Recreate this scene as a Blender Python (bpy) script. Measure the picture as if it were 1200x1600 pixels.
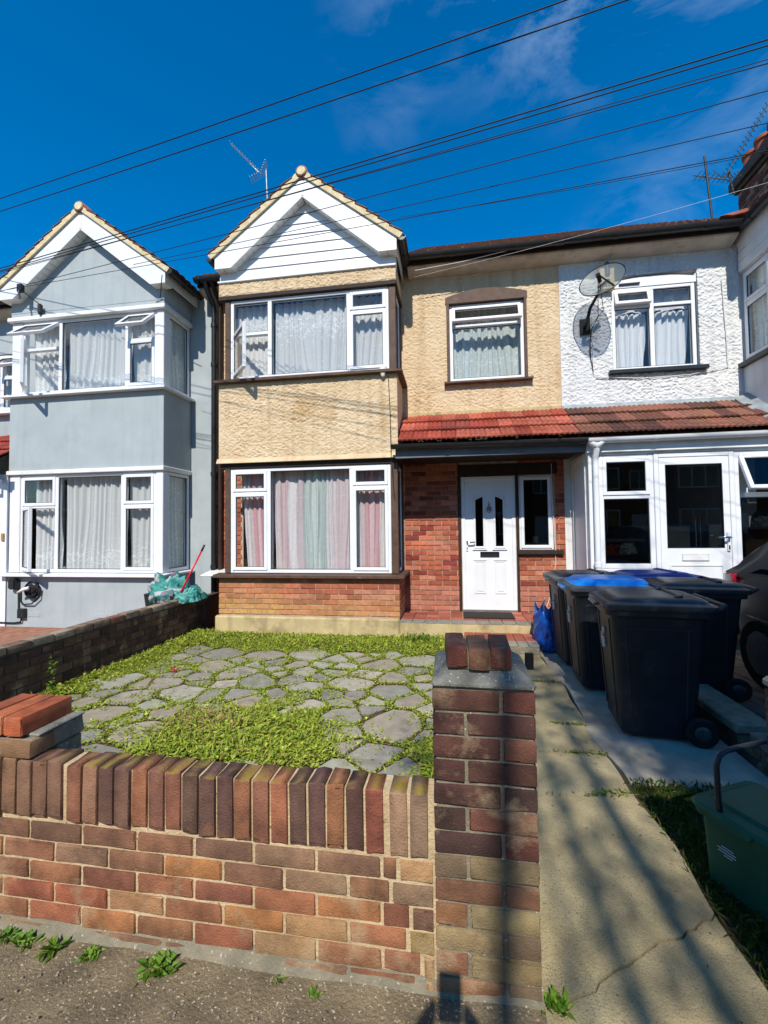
import bpy, bmesh, math, random
import numpy as np
from mathutils import Vector, Matrix

for o in list(bpy.data.objects):
    bpy.data.objects.remove(o, do_unlink=True)
scene = bpy.context.scene
C = scene.collection
random.seed(7)
rng = np.random.default_rng(7)
R = math.radians

# ------------------------------------------------------------------ camera
EYE = Vector((0, 0, 1.5))
yaw, pitch, roll = R(8.957), R(2.004), R(-0.691)
fwd = Vector((-math.sin(yaw) * math.cos(pitch), math.cos(yaw) * math.cos(pitch), math.sin(pitch)))
rgt = Vector((math.cos(yaw), math.sin(yaw), 0))
upv = rgt.cross(fwd)
r2 = rgt * math.cos(roll) + upv * math.sin(roll)
u2 = upv * math.cos(roll) - rgt * math.sin(roll)
cam_data = bpy.data.cameras.new('camera')
cam = bpy.data.objects.new('camera', cam_data)
C.objects.link(cam)
cam.matrix_world = Matrix(((r2.x, u2.x, -fwd.x, EYE.x), (r2.y, u2.y, -fwd.y, EYE.y), (r2.z, u2.z, -fwd.z, EYE.z), (0, 0, 0, 1)))
cam_data.sensor_fit = 'HORIZONTAL'
cam_data.sensor_width = 36
cam_data.lens = 688.0 / 1200 * 36
cam_data.clip_start = 0.05
cam_data.clip_end = 2000
scene.camera = cam

# ------------------------------------------------------------------ sky, sun, exposure
SUN_EL, SUN_AZ = R(44), R(-0.4)         # sun straight behind the camera
scene.world = bpy.data.worlds.new('World')
scene.world.use_nodes = True
wn, wl = scene.world.node_tree.nodes, scene.world.node_tree.links
wn.clear()
sky = wn.new('ShaderNodeTexSky'); sky.sky_type = 'NISHITA'; sky.sun_disc = False
sky.sun_elevation = SUN_EL; sky.sun_rotation = math.pi - SUN_AZ
sky.altitude = 400; sky.air_density = 1.0; sky.dust_density = 0.15; sky.ozone_density = 2.0
hs = wn.new('ShaderNodeHueSaturation'); hs.inputs['Saturation'].default_value = 1.62; hs.inputs['Hue'].default_value = 0.500; hs.inputs['Value'].default_value = 1.24
tc = wn.new('ShaderNodeTexCoord')
mp = wn.new('ShaderNodeMapping'); mp.inputs['Scale'].default_value = (1.0, 1.6, 2.6); mp.inputs['Rotation'].default_value = (0.2, 0.5, 0.3); mp.inputs['Location'].default_value = (0.35, 0.2, 0.1)
n1 = wn.new('ShaderNodeTexNoise'); n1.inputs['Scale'].default_value = 4.2; n1.inputs['Detail'].default_value = 9; n1.inputs['Roughness'].default_value = 0.62; n1.inputs['Distortion'].default_value = 0.5
rp = wn.new('ShaderNodeValToRGB'); rp.color_ramp.elements[0].position = 0.45; rp.color_ramp.elements[1].position = 0.86
n2 = wn.new('ShaderNodeTexNoise'); n2.inputs['Scale'].default_value = 1.15; n2.inputs['Detail'].default_value = 2
rp2 = wn.new('ShaderNodeValToRGB'); rp2.color_ramp.elements[0].position = 0.475; rp2.color_ramp.elements[1].position = 0.62
mu = wn.new('ShaderNodeMath'); mu.operation = 'MULTIPLY'
mx = wn.new('ShaderNodeMixRGB'); mx.inputs['Color2'].default_value = (3.8, 5.0, 6.6, 1)
bg = wn.new('ShaderNodeBackground'); bg.inputs['Strength'].default_value = 0.14
wo = wn.new('ShaderNodeOutputWorld')
wl.new(sky.outputs[0], hs.inputs['Color']); wl.new(hs.outputs[0], mx.inputs['Color1'])
wl.new(tc.outputs['Generated'], mp.inputs[0]); wl.new(mp.outputs[0], n1.inputs['Vector']); mp2 = wn.new('ShaderNodeMapping'); mp2.inputs['Location'].default_value = (1.7, 0, 0); wl.new(tc.outputs['Generated'], mp2.inputs[0]); wl.new(mp2.outputs[0], n2.inputs['Vector'])
wl.new(n1.outputs[0], rp.inputs[0]); wl.new(n2.outputs[0], rp2.inputs[0])
wl.new(rp.outputs[0], mu.inputs[0]); wl.new(rp2.outputs[0], mu.inputs[1]); wl.new(mu.outputs[0], mx.inputs['Fac'])
wl.new(mx.outputs[0], bg.inputs['Color']); wl.new(bg.outputs[0], wo.inputs['Surface'])

sun_data = bpy.data.lights.new('sun', 'SUN')
sun_data.energy = 5.0; sun_data.angle = R(0.53); sun_data.color = (1.0, 0.93, 0.82)
sun = bpy.data.objects.new('sun', sun_data); C.objects.link(sun)
sdir = Vector((math.sin(SUN_AZ) * math.cos(SUN_EL), -math.cos(SUN_AZ) * math.cos(SUN_EL), math.sin(SUN_EL)))
sun.rotation_euler = sdir.to_track_quat('Z', 'Y').to_euler()
sun.location = (2, -20, 20)
scene.view_settings.view_transform = 'Standard'
scene.view_settings.look = 'None'
scene.view_settings.gamma = 1.0
scene.view_settings.use_curve_mapping = False
scene.view_settings.exposure = 0.12
scene.cycles.max_bounces = 6; scene.cycles.diffuse_bounces = 3; scene.cycles.glossy_bounces = 3; scene.cycles.transparent_max_bounces = 12

# ------------------------------------------------------------------ helpers
def hexc(h):
    h = h.lstrip('#')
    v = [int(h[i:i + 2], 16) / 255 for i in (0, 2, 4)]
    return tuple((x / 12.92 if x <= 0.04045 else ((x + 0.055) / 1.055) ** 2.4) for x in v)

MATS = {}
def mat(name, col, col2=None, scale=5.0, rough=0.8, bump=0.0, bscale=80.0, spec=0.3, objcol=False, metal=0.0,
        spots=None, spot_scale=120.0, spot_lo=0.66, attr=None, bdist=0.004, stain=None, stain_scale=1.2, stain_lo=0.52,
        translucent=0.0, lo=0.35, hi=0.65, top=None, coat=0.0, bdetail=5, stretch=None, streak=None):
    m = bpy.data.materials.new(name); m.use_nodes = True
    N, L = m.node_tree.nodes, m.node_tree.links
    N.clear()
    out = N.new('ShaderNodeOutputMaterial'); P = N.new('ShaderNodeBsdfPrincipled')
    geo = N.new('ShaderNodeNewGeometry')
    pos = geo.outputs['Position']
    if stretch:
        mp = N.new('ShaderNodeMapping'); mp.inputs['Scale'].default_value = stretch
        L.new(pos, mp.inputs[0]); pos = mp.outputs[0]
    def noise(s, d=6, r=0.6):
        n = N.new('ShaderNodeTexNoise'); n.inputs['Scale'].default_value = s; n.inputs['Detail'].default_value = d; n.inputs['Roughness'].default_value = r
        L.new(pos, n.inputs['Vector']); return n.outputs[0]
    def ramp(src, a, b):
        r = N.new('ShaderNodeMapRange'); r.inputs['From Min'].default_value = a; r.inputs['From Max'].default_value = b
        L.new(src, r.inputs['Value']); return r.outputs[0]
    def mix(f, a, b, mode='MIX'):
        x = N.new('ShaderNodeMixRGB'); x.blend_type = mode
        if isinstance(f, float): x.inputs['Fac'].default_value = f
        else: L.new(f, x.inputs['Fac'])
        for s, k in ((a, 'Color1'), (b, 'Color2')):
            if isinstance(s, tuple): x.inputs[k].default_value = (*s[:3], 1)
            else: L.new(s, x.inputs[k])
        return x.outputs[0]
    base = col
    if col2 is not None:
        base = mix(ramp(noise(scale), lo, hi), col, col2)
    if objcol:
        oi = N.new('ShaderNodeObjectInfo'); base = mix(1.0, base, oi.outputs['Color'], 'MULTIPLY')
    if attr:
        at = N.new('ShaderNodeAttribute'); at.attribute_name = attr; base = mix(1.0, base, at.outputs['Color'], 'MULTIPLY')
    if stain:
        base = mix(ramp(noise(stain_scale, 7, 0.65), stain_lo, stain_lo + 0.2), base, stain)
    if streak:                 # rain marks: noise drawn out down the wall
        mk = N.new('ShaderNodeMapping'); mk.inputs['Scale'].default_value = (9, 9, 0.55); L.new(geo.outputs['Position'], mk.inputs[0])
        sn = N.new('ShaderNodeTexNoise'); sn.inputs['Scale'].default_value = 1.0; sn.inputs['Detail'].default_value = 5; L.new(mk.outputs[0], sn.inputs['Vector'])
        rk = N.new('ShaderNodeMapRange'); rk.inputs['From Min'].default_value = 0.5; rk.inputs['From Max'].default_value = 0.78; rk.inputs['To Max'].default_value = 0.6; L.new(sn.outputs[0], rk.inputs['Value'])
        base = mix(rk.outputs[0], base, streak)
    if spots:
        base = mix(ramp(noise(spot_scale, 3, 0.5), spot_lo, spot_lo + 0.05), base, spots)
    if top:
        sp = N.new('ShaderNodeSeparateXYZ'); L.new(geo.outputs['Normal'], sp.inputs[0])
        ml = N.new('ShaderNodeMath'); ml.operation = 'MULTIPLY'
        L.new(ramp(sp.outputs['Z'], 0.3, 0.8), ml.inputs[0]); L.new(ramp(noise(7.0), 0.47, 0.6), ml.inputs[1])
        base = mix(ml.outputs[0], base, top)
    if isinstance(base, tuple): P.inputs['Base Color'].default_value = (*base[:3], 1)
    else: L.new(base, P.inputs['Base Color'])
    P.inputs['Roughness'].default_value = rough; P.inputs['Metallic'].default_value = metal
    P.inputs['Specular IOR Level'].default_value = spec
    P.inputs['Coat Weight'].default_value = coat
    if bump:
        b = N.new('ShaderNodeBump'); b.inputs['Strength'].default_value = bump; b.inputs['Distance'].default_value = bdist
        L.new(noise(bscale, bdetail, 0.65), b.inputs['Height']); L.new(b.outputs[0], P.inputs['Normal'])
    if translucent:
        t = N.new('ShaderNodeBsdfTranslucent')
        if isinstance(base, tuple): t.inputs['Color'].default_value = (*base[:3], 1)
        else: L.new(base, t.inputs['Color'])
        ms = N.new('ShaderNodeMixShader'); ms.inputs[0].default_value = translucent
        L.new(P.outputs[0], ms.inputs[1]); L.new(t.outputs[0], ms.inputs[2]); L.new(ms.outputs[0], out.inputs['Surface'])
    else:
        L.new(P.outputs[0], out.inputs['Surface'])
    MATS[name] = m
    return m

def glass_mat(name, tint=(0.985, 0.99, 0.988), gloss=1.0):
    m = bpy.data.materials.new(name); m.use_nodes = True
    N, L = m.node_tree.nodes, m.node_tree.links; N.clear()
    out = N.new('ShaderNodeOutputMaterial'); tr = N.new('ShaderNodeBsdfTransparent'); gl = N.new('ShaderNodeBsdfGlossy')
    tr.inputs[0].default_value = (*tint, 1); gl.inputs['Roughness'].default_value = 0.01; gl.inputs[0].default_value = (gloss, gloss, gloss, 1)
    lw_ = N.new('ShaderNodeLayerWeight'); lw_.inputs[0].default_value = 0.5
    pw_ = N.new('ShaderNodeMath'); pw_.operation = 'POWER'; pw_.inputs[1].default_value = 5.0; L.new(lw_.outputs['Facing'], pw_.inputs[0])
    fr = N.new('ShaderNodeMapRange'); fr.inputs['To Min'].default_value = 0.035; fr.inputs['To Max'].default_value = 1.0; L.new(pw_.outputs[0], fr.inputs[0])
    ms = N.new('ShaderNodeMixShader'); L.new(fr.outputs[0], ms.inputs[0]); L.new(tr.outputs[0], ms.inputs[1]); L.new(gl.outputs[0], ms.inputs[2])
    L.new(ms.outputs[0], out.inputs['Surface']); MATS[name] = m
    return m

def lace_mat(name, base, scale, thr, opacity):
    """thin net curtain with a denser woven flower pattern"""
    m = bpy.data.materials.new(name); m.use_nodes = True
    N, L = m.node_tree.nodes, m.node_tree.links; N.clear()
    out = N.new('ShaderNodeOutputMaterial'); df = N.new('ShaderNodeBsdfDiffuse'); tl = N.new('ShaderNodeBsdfTranslucent'); tr = N.new('ShaderNodeBsdfTransparent')
    df.inputs[0].default_value = (*base, 1); tl.inputs[0].default_value = (*base, 1)
    geo = N.new('ShaderNodeNewGeometry')
    mp = N.new('ShaderNodeMapping'); mp.inputs['Scale'].default_value = (1, 0.35, 1); L.new(geo.outputs['Position'], mp.inputs[0])
    nz = N.new('ShaderNodeTexNoise'); nz.inputs['Scale'].default_value = scale; nz.inputs['Detail'].default_value = 3; nz.inputs['Distortion'].default_value = 1.2
    L.new(mp.outputs[0], nz.inputs['Vector'])
    at = N.new('ShaderNodeAttribute'); at.attribute_name = 'Col'     # red channel: how dense the pattern is at this height
    ad = N.new('ShaderNodeMath'); ad.operation = 'MULTIPLY'; L.new(nz.outputs[0], ad.inputs[0])
    sp = N.new('ShaderNodeSeparateColor'); L.new(at.outputs['Color'], sp.inputs[0]); L.new(sp.outputs[0], ad.inputs[1])
    rm = N.new('ShaderNodeMapRange'); rm.inputs['From Min'].default_value = thr; rm.inputs['From Max'].default_value = thr + 0.07
    rm.inputs['To Min'].default_value = opacity; rm.inputs['To Max'].default_value = 0.97; L.new(ad.outputs[0], rm.inputs[0])
    m1 = N.new('ShaderNodeMixShader'); m1.inputs[0].default_value = 0.3; L.new(df.outputs[0], m1.inputs[1]); L.new(tl.outputs[0], m1.inputs[2])
    m2 = N.new('ShaderNodeMixShader'); L.new(rm.outputs[0], m2.inputs[0]); L.new(tr.outputs[0], m2.inputs[1]); L.new(m1.outputs[0], m2.inputs[2])
    L.new(m2.outputs[0], out.inputs['Surface']); MATS[name] = m
    return m

class MB:
    """collects shapes into one mesh"""
    def __init__(s, T=None): s.v = []; s.f = []; s.T = T; s.cols = None
    def add(s, vs, fs):
        n = len(s.v)
        for p in vs:
            p = Vector(p)
            if s.T is not None: p = s.T @ p
            s.v.append(p[:])
        for f in fs: s.f.append([i + n for i in f])
        return s
    def box(s, x0, x1, y0, y1, z0, z1):
        vs = [(x0, y0, z0), (x1, y0, z0), (x1, y1, z0), (x0, y1, z0), (x0, y0, z1), (x1, y0, z1), (x1, y1, z1), (x0, y1, z1)]
        return s.add(vs, [(0, 3, 2, 1), (4, 5, 6, 7), (0, 1, 5, 4), (1, 2, 6, 5), (2, 3, 7, 6), (3, 0, 4, 7)])
    def hexa(s, b, t):            # 4 bottom points, 4 top points
        return s.add(list(b) + list(t), [(0, 3, 2, 1), (4, 5, 6, 7), (0, 1, 5, 4), (1, 2, 6, 5), (2, 3, 7, 6), (3, 0, 4, 7)])
    def prism(s, poly, axis, a, b):    # poly in the two other axes, in order
        def P(p, t):
            return {'x': (t, p[0], p[1]), 'y': (p[0], t, p[1]), 'z': (p[0], p[1], t)}[axis]
        n = len(poly)
        vs = [P(p, a) for p in poly] + [P(p, b) for p in poly]
        fs = [tuple(range(n)), tuple(range(2 * n - 1, n - 1, -1))] + [(i, i + n, (i + 1) % n + n, (i + 1) % n) for i in range(n)]
        return s.add(vs, fs)
    def tube(s, pts, r, seg=8, cap=True):
        pts = [Vector(p) for p in pts]; n = len(pts)
        rs = r if isinstance(r, (list, tuple)) else [r] * n
        vs = []; up = None
        for i, p in enumerate(pts):
            d = (pts[min(i + 1, n - 1)] - pts[max(i - 1, 0)])
            if d.length < 1e-9: d = Vector((0, 0, 1))
            d.normalize()
            if up is None: up = Vector((0, 0, 1)) if abs(d.z) < 0.9 else Vector((1, 0, 0))
            a = d.cross(up)
            if a.length < 1e-6: a = d.cross(Vector((0, 1, 0)))
            a.normalize(); b = a.cross(d); b.normalize(); up = b
            for k in range(seg):
                t = 2 * math.pi * k / seg
                vs.append(p + (a * math.cos(t) + b * math.sin(t)) * rs[i])
        fs = [(i * seg + k, i * seg + (k + 1) % seg, (i + 1) * seg + (k + 1) % seg, (i + 1) * seg + k) for i in range(n - 1) for k in range(seg)]
        if cap: fs += [tuple(range(seg - 1, -1, -1)), tuple(range((n - 1) * seg, n * seg))]
        return s.add(vs, fs)
    def lathe(s, prof, seg=24, c=(0, 0, 0), axis='z'):   # prof: (radius, height)
        vs = []; n = len(prof)
        for r, h in prof:
            for k in range(seg):
                t = 2 * math.pi * k / seg
                a, b = r * math.cos(t), r * math.sin(t)
                q = {'z': (a, b, h), 'x': (h, a, b), 'y': (a, h, b)}[axis]
                vs.append((q[0] + c[0], q[1] + c[1], q[2] + c[2]))
        fs = [(i * seg + k, i * seg + (k + 1) % seg, (i + 1) * seg + (k + 1) % seg, (i + 1) * seg + k) for i in range(n - 1) for k in range(seg)]
        fs += [tuple(range(seg - 1, -1, -1)), tuple(range((n - 1) * seg, n * seg))]
        return s.add(vs, fs)
    def loft(s, rings, cap=True):
        n = len(rings[0]); vs = [p for r in rings for p in r]
        fs = [(i * n + k, i * n + (k + 1) % n, (i + 1) * n + (k + 1) % n, (i + 1) * n + k) for i in range(len(rings) - 1) for k in range(n)]
        if cap: fs += [tuple(range(n - 1, -1, -1)), tuple(range((len(rings) - 1) * n, len(rings) * n))]
        return s.add(vs, fs)
    def wall(s, x0, x1, z0, z1, y0, y1, holes):
        """slab facing -Y with rectangular openings (hx0, hx1, hz0, hz1)"""
        xs = sorted({x0, x1, *[min(max(h[i], x0), x1) for h in holes for i in (0, 1)]}); zs = sorted({z0, z1, *[min(max(h[i], z0), z1) for h in holes for i in (2, 3)]})
        def solid(i, j):
            if i < 0 or j < 0 or i >= len(xs) - 1 or j >= len(zs) - 1: return False
            cx, cz = (xs[i] + xs[i + 1]) / 2, (zs[j] + zs[j + 1]) / 2
            return not any(h[0] < cx < h[1] and h[2] < cz < h[3] for h in holes)
        for i in range(len(xs) - 1):
            for j in range(len(zs) - 1):
                if not solid(i, j): continue
                a, b, c, d = xs[i], xs[i + 1], zs[j], zs[j + 1]
                s.add([(a, y0, c), (b, y0, c), (b, y0, d), (a, y0, d)], [(0, 1, 2, 3)])
                s.add([(a, y1, c), (b, y1, c), (b, y1, d), (a, y1, d)], [(3, 2, 1, 0)])
                if not solid(i - 1, j): s.add([(a, y0, c), (a, y0, d), (a, y1, d), (a, y1, c)], [(0, 1, 2, 3)])
                if not solid(i + 1, j): s.add([(b, y0, c), (b, y1, c), (b, y1, d), (b, y0, d)], [(0, 1, 2, 3)])
                if not solid(i, j - 1): s.add([(a, y0, c), (a, y1, c), (b, y1, c), (b, y0, c)], [(0, 1, 2, 3)])
                if not solid(i, j + 1): s.add([(a, y0, d), (b, y0, d), (b, y1, d), (a, y1, d)], [(0, 1, 2, 3)])
        return s
    def mesh(s, name, bevel=0, smooth=False, jitter=0, seg=1, weld=False, angle=None):
        me = bpy.data.meshes.new(name)
        me.from_pydata(s.v, [], s.f)
        bm = bmesh.new(); bm.from_mesh(me)
        if weld: bmesh.ops.remove_doubles(bm, verts=bm.verts, dist=1e-5)
        bmesh.ops.recalc_face_normals(bm, faces=bm.faces)
        if bevel:
            es = [e for e in bm.edges if len(e.link_faces) == 2 and e.calc_face_angle(0) > 0.5]
            bmesh.ops.bevel(bm, geom=es, offset=bevel, segments=seg, affect='EDGES', clamp_overlap=True)
        if jitter:
            for v in bm.verts: v.co += Vector((random.uniform(-1, 1), random.uniform(-1, 1), random.uniform(-1, 1))) * jitter
        bm.to_mesh(me); bm.free()
        if smooth:
            for p in me.polygons: p.use_smooth = True
            if angle: me.set_sharp_from_angle(angle=angle)
        return me

def wloc(o):
    return Vector(o['_w']) if '_w' in o else Vector((0, 0, 0))
def adopt(o, parent):
    if parent is not None:
        o.parent = parent
        if parent.type == 'EMPTY': o.matrix_parent_inverse = Matrix.Translation(-parent.location)
def put(name, me, m, parent=None):
    o = bpy.data.objects.new(name, me); C.objects.link(o)
    if m is not None and not me.materials: me.materials.append(MATS[m] if isinstance(m, str) else m)
    adopt(o, parent)
    return o
def obj(name, mb, m, parent=None, **k):
    return put(name, mb.mesh(name, **k), m, parent)
def pieces(name, mb, m, parent=None, **k):
    """every separate lump of the builder becomes a part of its own"""
    n = len(mb.v); lab = list(range(n))
    def find(i):
        while lab[i] != i: lab[i] = lab[lab[i]]; i = lab[i]
        return i
    for f in mb.f:
        for i in f[1:]: lab[find(i)] = find(f[0])
    groups = {}
    for i in range(n): groups.setdefault(find(i), []).append(i)
    out = []
    for r, idx in groups.items():
        mp = {j: q for q, j in enumerate(idx)}; q = MB(); q.v = [mb.v[j] for j in idx]; q.f = [[mp[i] for i in f] for f in mb.f if find(f[0]) == r]
        out.append(obj(name, q, m, parent, **k))
    return out
def thing(name, label, cat, loc=(0, 0, 0), group=None):
    o = bpy.data.objects.new(name, None); C.objects.link(o); o.location = loc
    o.empty_display_size = 0.1
    return tag(o, label, cat, group)
def tag(o, label=None, cat=None, group=None, kind=None):
    if label: o['label'] = label
    if cat: o['category'] = cat
    if group: o['group'] = group
    if kind: o['kind'] = kind
    return o
def copy_tree(o, parent=None):
    c = o.copy(); C.objects.link(c)
    if parent is not None: c.parent = parent
    for ch in list(o.children): copy_tree(ch, c)
    return c
def grid_mesh(name, P, keep=None, cols=None, smooth=True):
    """P: (n, m, 3) array of points"""
    n, m = P.shape[:2]
    idx = np.arange(n * m).reshape(n, m)
    q = np.stack([idx[:-1, :-1], idx[:-1, 1:], idx[1:, 1:], idx[1:, :-1]], -1)
    if keep is not None: q = q[keep]
    q = q.reshape(-1, 4)
    me = bpy.data.meshes.new(name)
    me.from_pydata(P.reshape(-1, 3).tolist(), [], q.tolist())
    if cols is not None:
        a = me.color_attributes.new('Col', 'FLOAT_COLOR', 'POINT')
        c = np.ones((n * m, 4), np.float32); c[:, :3] = cols.reshape(-1, 3); a.data.foreach_set('color', c.ravel())
    if smooth: me.polygons.foreach_set('use_smooth', [True] * len(me.polygons))
    return me
def vnoise(x, y, seed=0):
    x = np.asarray(x, float); y = np.asarray(y, float)
    xi = np.floor(x).astype(np.int64); yi = np.floor(y).astype(np.int64); fx = x - xi; fy = y - yi
    fx = fx * fx * (3 - 2 * fx); fy = fy * fy * (3 - 2 * fy)
    def h(a, b):
        n = (a * 374761393 + b * 668265263 + seed * 1442695041) & 0x7fffffff
        n = ((n ^ (n >> 13)) * 1274126177) & 0x7fffffff
        return ((n ^ (n >> 16)) & 0xffff) / 65535.0
    return (h(xi, yi) * (1 - fx) + h(xi + 1, yi) * fx) * (1 - fy) + (h(xi, yi + 1) * (1 - fx) + h(xi + 1, yi + 1) * fx) * fy
def fbm(x, y, seed=0, o=3):
    return sum(vnoise(np.asarray(x) * 2 ** k, np.asarray(y) * 2 ** k, seed + k) * 0.5 ** k for k in range(o)) / (2 - 0.5 ** (o - 1))
def lin(a, b, step):
    return np.linspace(a, b, max(2, int(round((b - a) / step)) + 1))
def roughcast(name, x0, x1, z0, z1, y, m, parent, holes=(), step=0.0068, amp=0.0145, seed=1, fall=0.05):
    """hand-thrown roughcast render: clumpy relief on a wall facing -Y"""
    ex = sorted({x0, x1, *[e for h in holes for e in h[:2]]}); ez = sorted({z0, z1, *[e for h in holes for e in h[2:4]]})
    xs = np.unique(np.concatenate([lin(a, b, step) for a, b in zip(ex, ex[1:])]).round(5)); zs = np.unique(np.concatenate([lin(a, b, step) for a, b in zip(ez, ez[1:])]).round(5))
    X, Z = np.meshgrid(xs, zs)
    wx = X + 0.04 * fbm(X * 11, Z * 11, seed + 5); wz = Z + 0.02 * fbm(X * 14, Z * 14, seed + 9)
    a = fbm(wx * 36, wz * 46, seed, 3); b = vnoise(wx * 105, wz * 115, seed + 3)
    d = np.clip((a - 0.36) / 0.3, 0, 1) * 0.7 + 0.3 * b
    edge = np.minimum(np.minimum(X - x0, x1 - X), np.minimum(Z - z0, z1 - Z))
    d = d * (0.55 + 0.9 * np.clip(fbm(X * 2.3, Z * 2.3, seed + 21) - 0.1, 0, 0.8))
    d = d * np.clip(edge / fall + 0.25, 0.25, 1)
    P = np.stack([X, y - amp * d, Z], -1)
    cx = (X[:-1, :-1] + X[1:, 1:]) / 2; cz = (Z[:-1, :-1] + Z[1:, 1:]) / 2
    keep = np.ones(cx.shape, bool)
    for h in holes: keep &= ~((cx > h[0]) & (cx < h[1]) & (cz > h[2]) & (cz < h[3]))
    return put(name, grid_mesh(name, P, keep), m, parent)

# ------------------------------------------------------------------ materials
mat('cream_roughcast', hexc('d2be9e'), hexc('c7af8d'), scale=2.2, rough=0.92, bump=0.5, bscale=160, spots=hexc('8a7050'), spot_scale=60, spot_lo=0.66, stain=hexc('b89a70'), stain_scale=1.7, stain_lo=0.55, streak=hexc('a18660'))
mat('white_roughcast', hexc('d6d8d8'), hexc('caccce'), scale=2.0, rough=0.85, bump=0.4, bscale=160, spots=hexc('9b9c9a'), spot_scale=48, spot_lo=0.70, streak=hexc('a9a9a4'))
mat('grey_render', hexc('a7b0b3'), hexc('9da7aa'), scale=2.6, rough=0.85, bump=0.25, bscale=120, stain=hexc('949fa4'), stain_scale=1.3, stain_lo=0.56, streak=hexc('909a9e'))
mat('sand_render', hexc('c4b184'), hexc('b09e76'), scale=6, rough=0.9, bump=0.5, bscale=60, stain=hexc('857555'), stain_scale=3.2, stain_lo=0.5, streak=hexc('8a7a5a'))
mat('upvc', hexc('e3e5e8'), hexc('d9dcdf'), scale=3, rough=0.32, spec=0.45)
mat('upvc_old', hexc('e6e7e6'), hexc('d6d7d4'), scale=5, rough=0.42, spec=0.4, stain=hexc('bdbcb4'), stain_scale=4, stain_lo=0.62)
mat('brown_paint', hexc('4c3930'), hexc('5d483b'), scale=9, rough=0.6, bump=0.2, bscale=70, stain=hexc('7b6a5c'), stain_scale=6, stain_lo=0.6)
mat('dark_timber', hexc('2a1f1b'), hexc('372a23'), scale=9, rough=0.7)
mat('black_plastic', hexc('1d1f22'), hexc('25282b'), scale=8, rough=0.38, spec=0.45)
mat('grey_fascia', hexc('6b7077'), hexc('5c6168'), scale=5, rough=0.6)
mat('old_soffit', hexc('cdc8ba'), hexc('b3ac9d'), scale=4, rough=0.8, stain=hexc('6d675c'), stain_scale=3, stain_lo=0.58)
mat('verge_mortar', hexc('dccfae'), hexc('c6b48c'), scale=12, rough=0.9, bump=0.5, bscale=90)
mat('roof_tile', hexc('77503f'), hexc('553b31'), scale=7, rough=0.85, bump=0.4, bscale=70, spots=hexc('b9a27e'), spot_scale=22, spot_lo=0.66, stain=hexc('4c3a32'), stain_scale=9, stain_lo=0.52)
mat('porch_tile', (1, 1, 1), (0.72, 0.68, 0.66), scale=14, rough=0.8, bump=0.35, bscale=90, objcol=True, spots=hexc('4a3a30'), spot_scale=30, spot_lo=0.69)
mat('house_brick', (1, 1, 1), (0.74, 0.7, 0.68), scale=16, rough=0.85, bump=0.5, bscale=90, objcol=True)
mat('old_brick', (1.25, 1.18, 1.1), (0.5, 0.48, 0.48), scale=9, rough=0.9, bump=1.0, bscale=150, objcol=True, spots=hexc('a3927a'), spot_scale=150, spot_lo=0.70, stain=hexc('b09a78'), stain_scale=4.2, stain_lo=0.55, bdist=0.007, bdetail=8, lo=0.3, hi=0.7)
mat('top_brick', (1.25, 1.18, 1.1), (0.5, 0.48, 0.48), scale=9, rough=0.9, bump=1.0, bscale=150, objcol=True, spots=hexc('a3927a'), spot_scale=150, spot_lo=0.71, stain=hexc('93694a'), stain_scale=8, stain_lo=0.6, top=hexc('8c7634'), bdist=0.007, bdetail=8, lo=0.3, hi=0.7)
mat('pale_mortar', hexc('cdb995'), hexc('b09a78'), scale=14, rough=0.95, bump=0.9, bscale=90, spots=hexc('6f6350'), spot_scale=60, spot_lo=0.68, bdist=0.008)
mat('house_mortar', hexc('bfa58f'), hexc('a48b78'), scale=12, rough=0.95, bump=0.6, bscale=90)
mat('grey_mortar', hexc('8f8672'), hexc('75705f'), scale=14, rough=0.95, bump=0.9, bscale=100, spots=hexc('b9b2a0'), spot_scale=70, spot_lo=0.66, bdist=0.008)
mat('dark_mortar', hexc('5a5048'), hexc('463f39'), scale=14, rough=0.95, bump=0.8, bscale=80)
mat('cap_concrete', hexc('8f8e84'), hexc('5c5b55'), scale=9, rough=0.95, bump=0.9, bscale=110, spots=hexc('b7b6ab'), spot_scale=75, spot_lo=0.63, bdist=0.008)
mat('asphalt', hexc('8f8064'), hexc('6c604b'), scale=5, rough=0.95, bump=1.0, bscale=85, spots=hexc('c6baa0'), spot_scale=110, spot_lo=0.62, stain=hexc('675f52'), stain_scale=3.2, stain_lo=0.55, bdist=0.014, bdetail=8)
mat('concrete_path', hexc('b7a880'), hexc('978a68'), scale=4, rough=0.95, bump=0.8, bscale=110, spots=hexc('7a7058'), spot_scale=230, spot_lo=0.58, stain=hexc('85795f'), stain_scale=2.6, stain_lo=0.53, bdist=0.008, bdetail=8)
mat('pad_concrete', hexc('a8a190'), hexc('8c8575'), scale=3.5, rough=0.9, bump=0.4, bscale=60, stain=hexc('807c72'), stain_scale=3, stain_lo=0.56)
mat('paving_stone', (1, 1, 1), (0.78, 0.77, 0.75), scale=11, rough=0.9, bump=0.6, bscale=100, objcol=True, spots=hexc('6e6a5d'), spot_scale=80, spot_lo=0.66, stain=hexc('6f6d58'), stain_scale=4, stain_lo=0.53)
mat('soil', hexc('5a4a33'), hexc('463926'), scale=12, rough=1.0, bump=1.0, bscale=70, bdist=0.012)
mat('drive_block', (1, 1, 1), (0.8, 0.78, 0.76), scale=10, rough=0.9, bump=0.4, bscale=80, objcol=True)
mat('leaf', (1, 1, 1), (0.75, 0.8, 0.7), scale=30, rough=0.55, spec=0.35, attr='Col', translucent=0.35)
mat('bark', hexc('5b5044'), hexc('3f372f'), scale=14, rough=0.95, bump=1, bscale=40, bdist=0.02)
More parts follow.
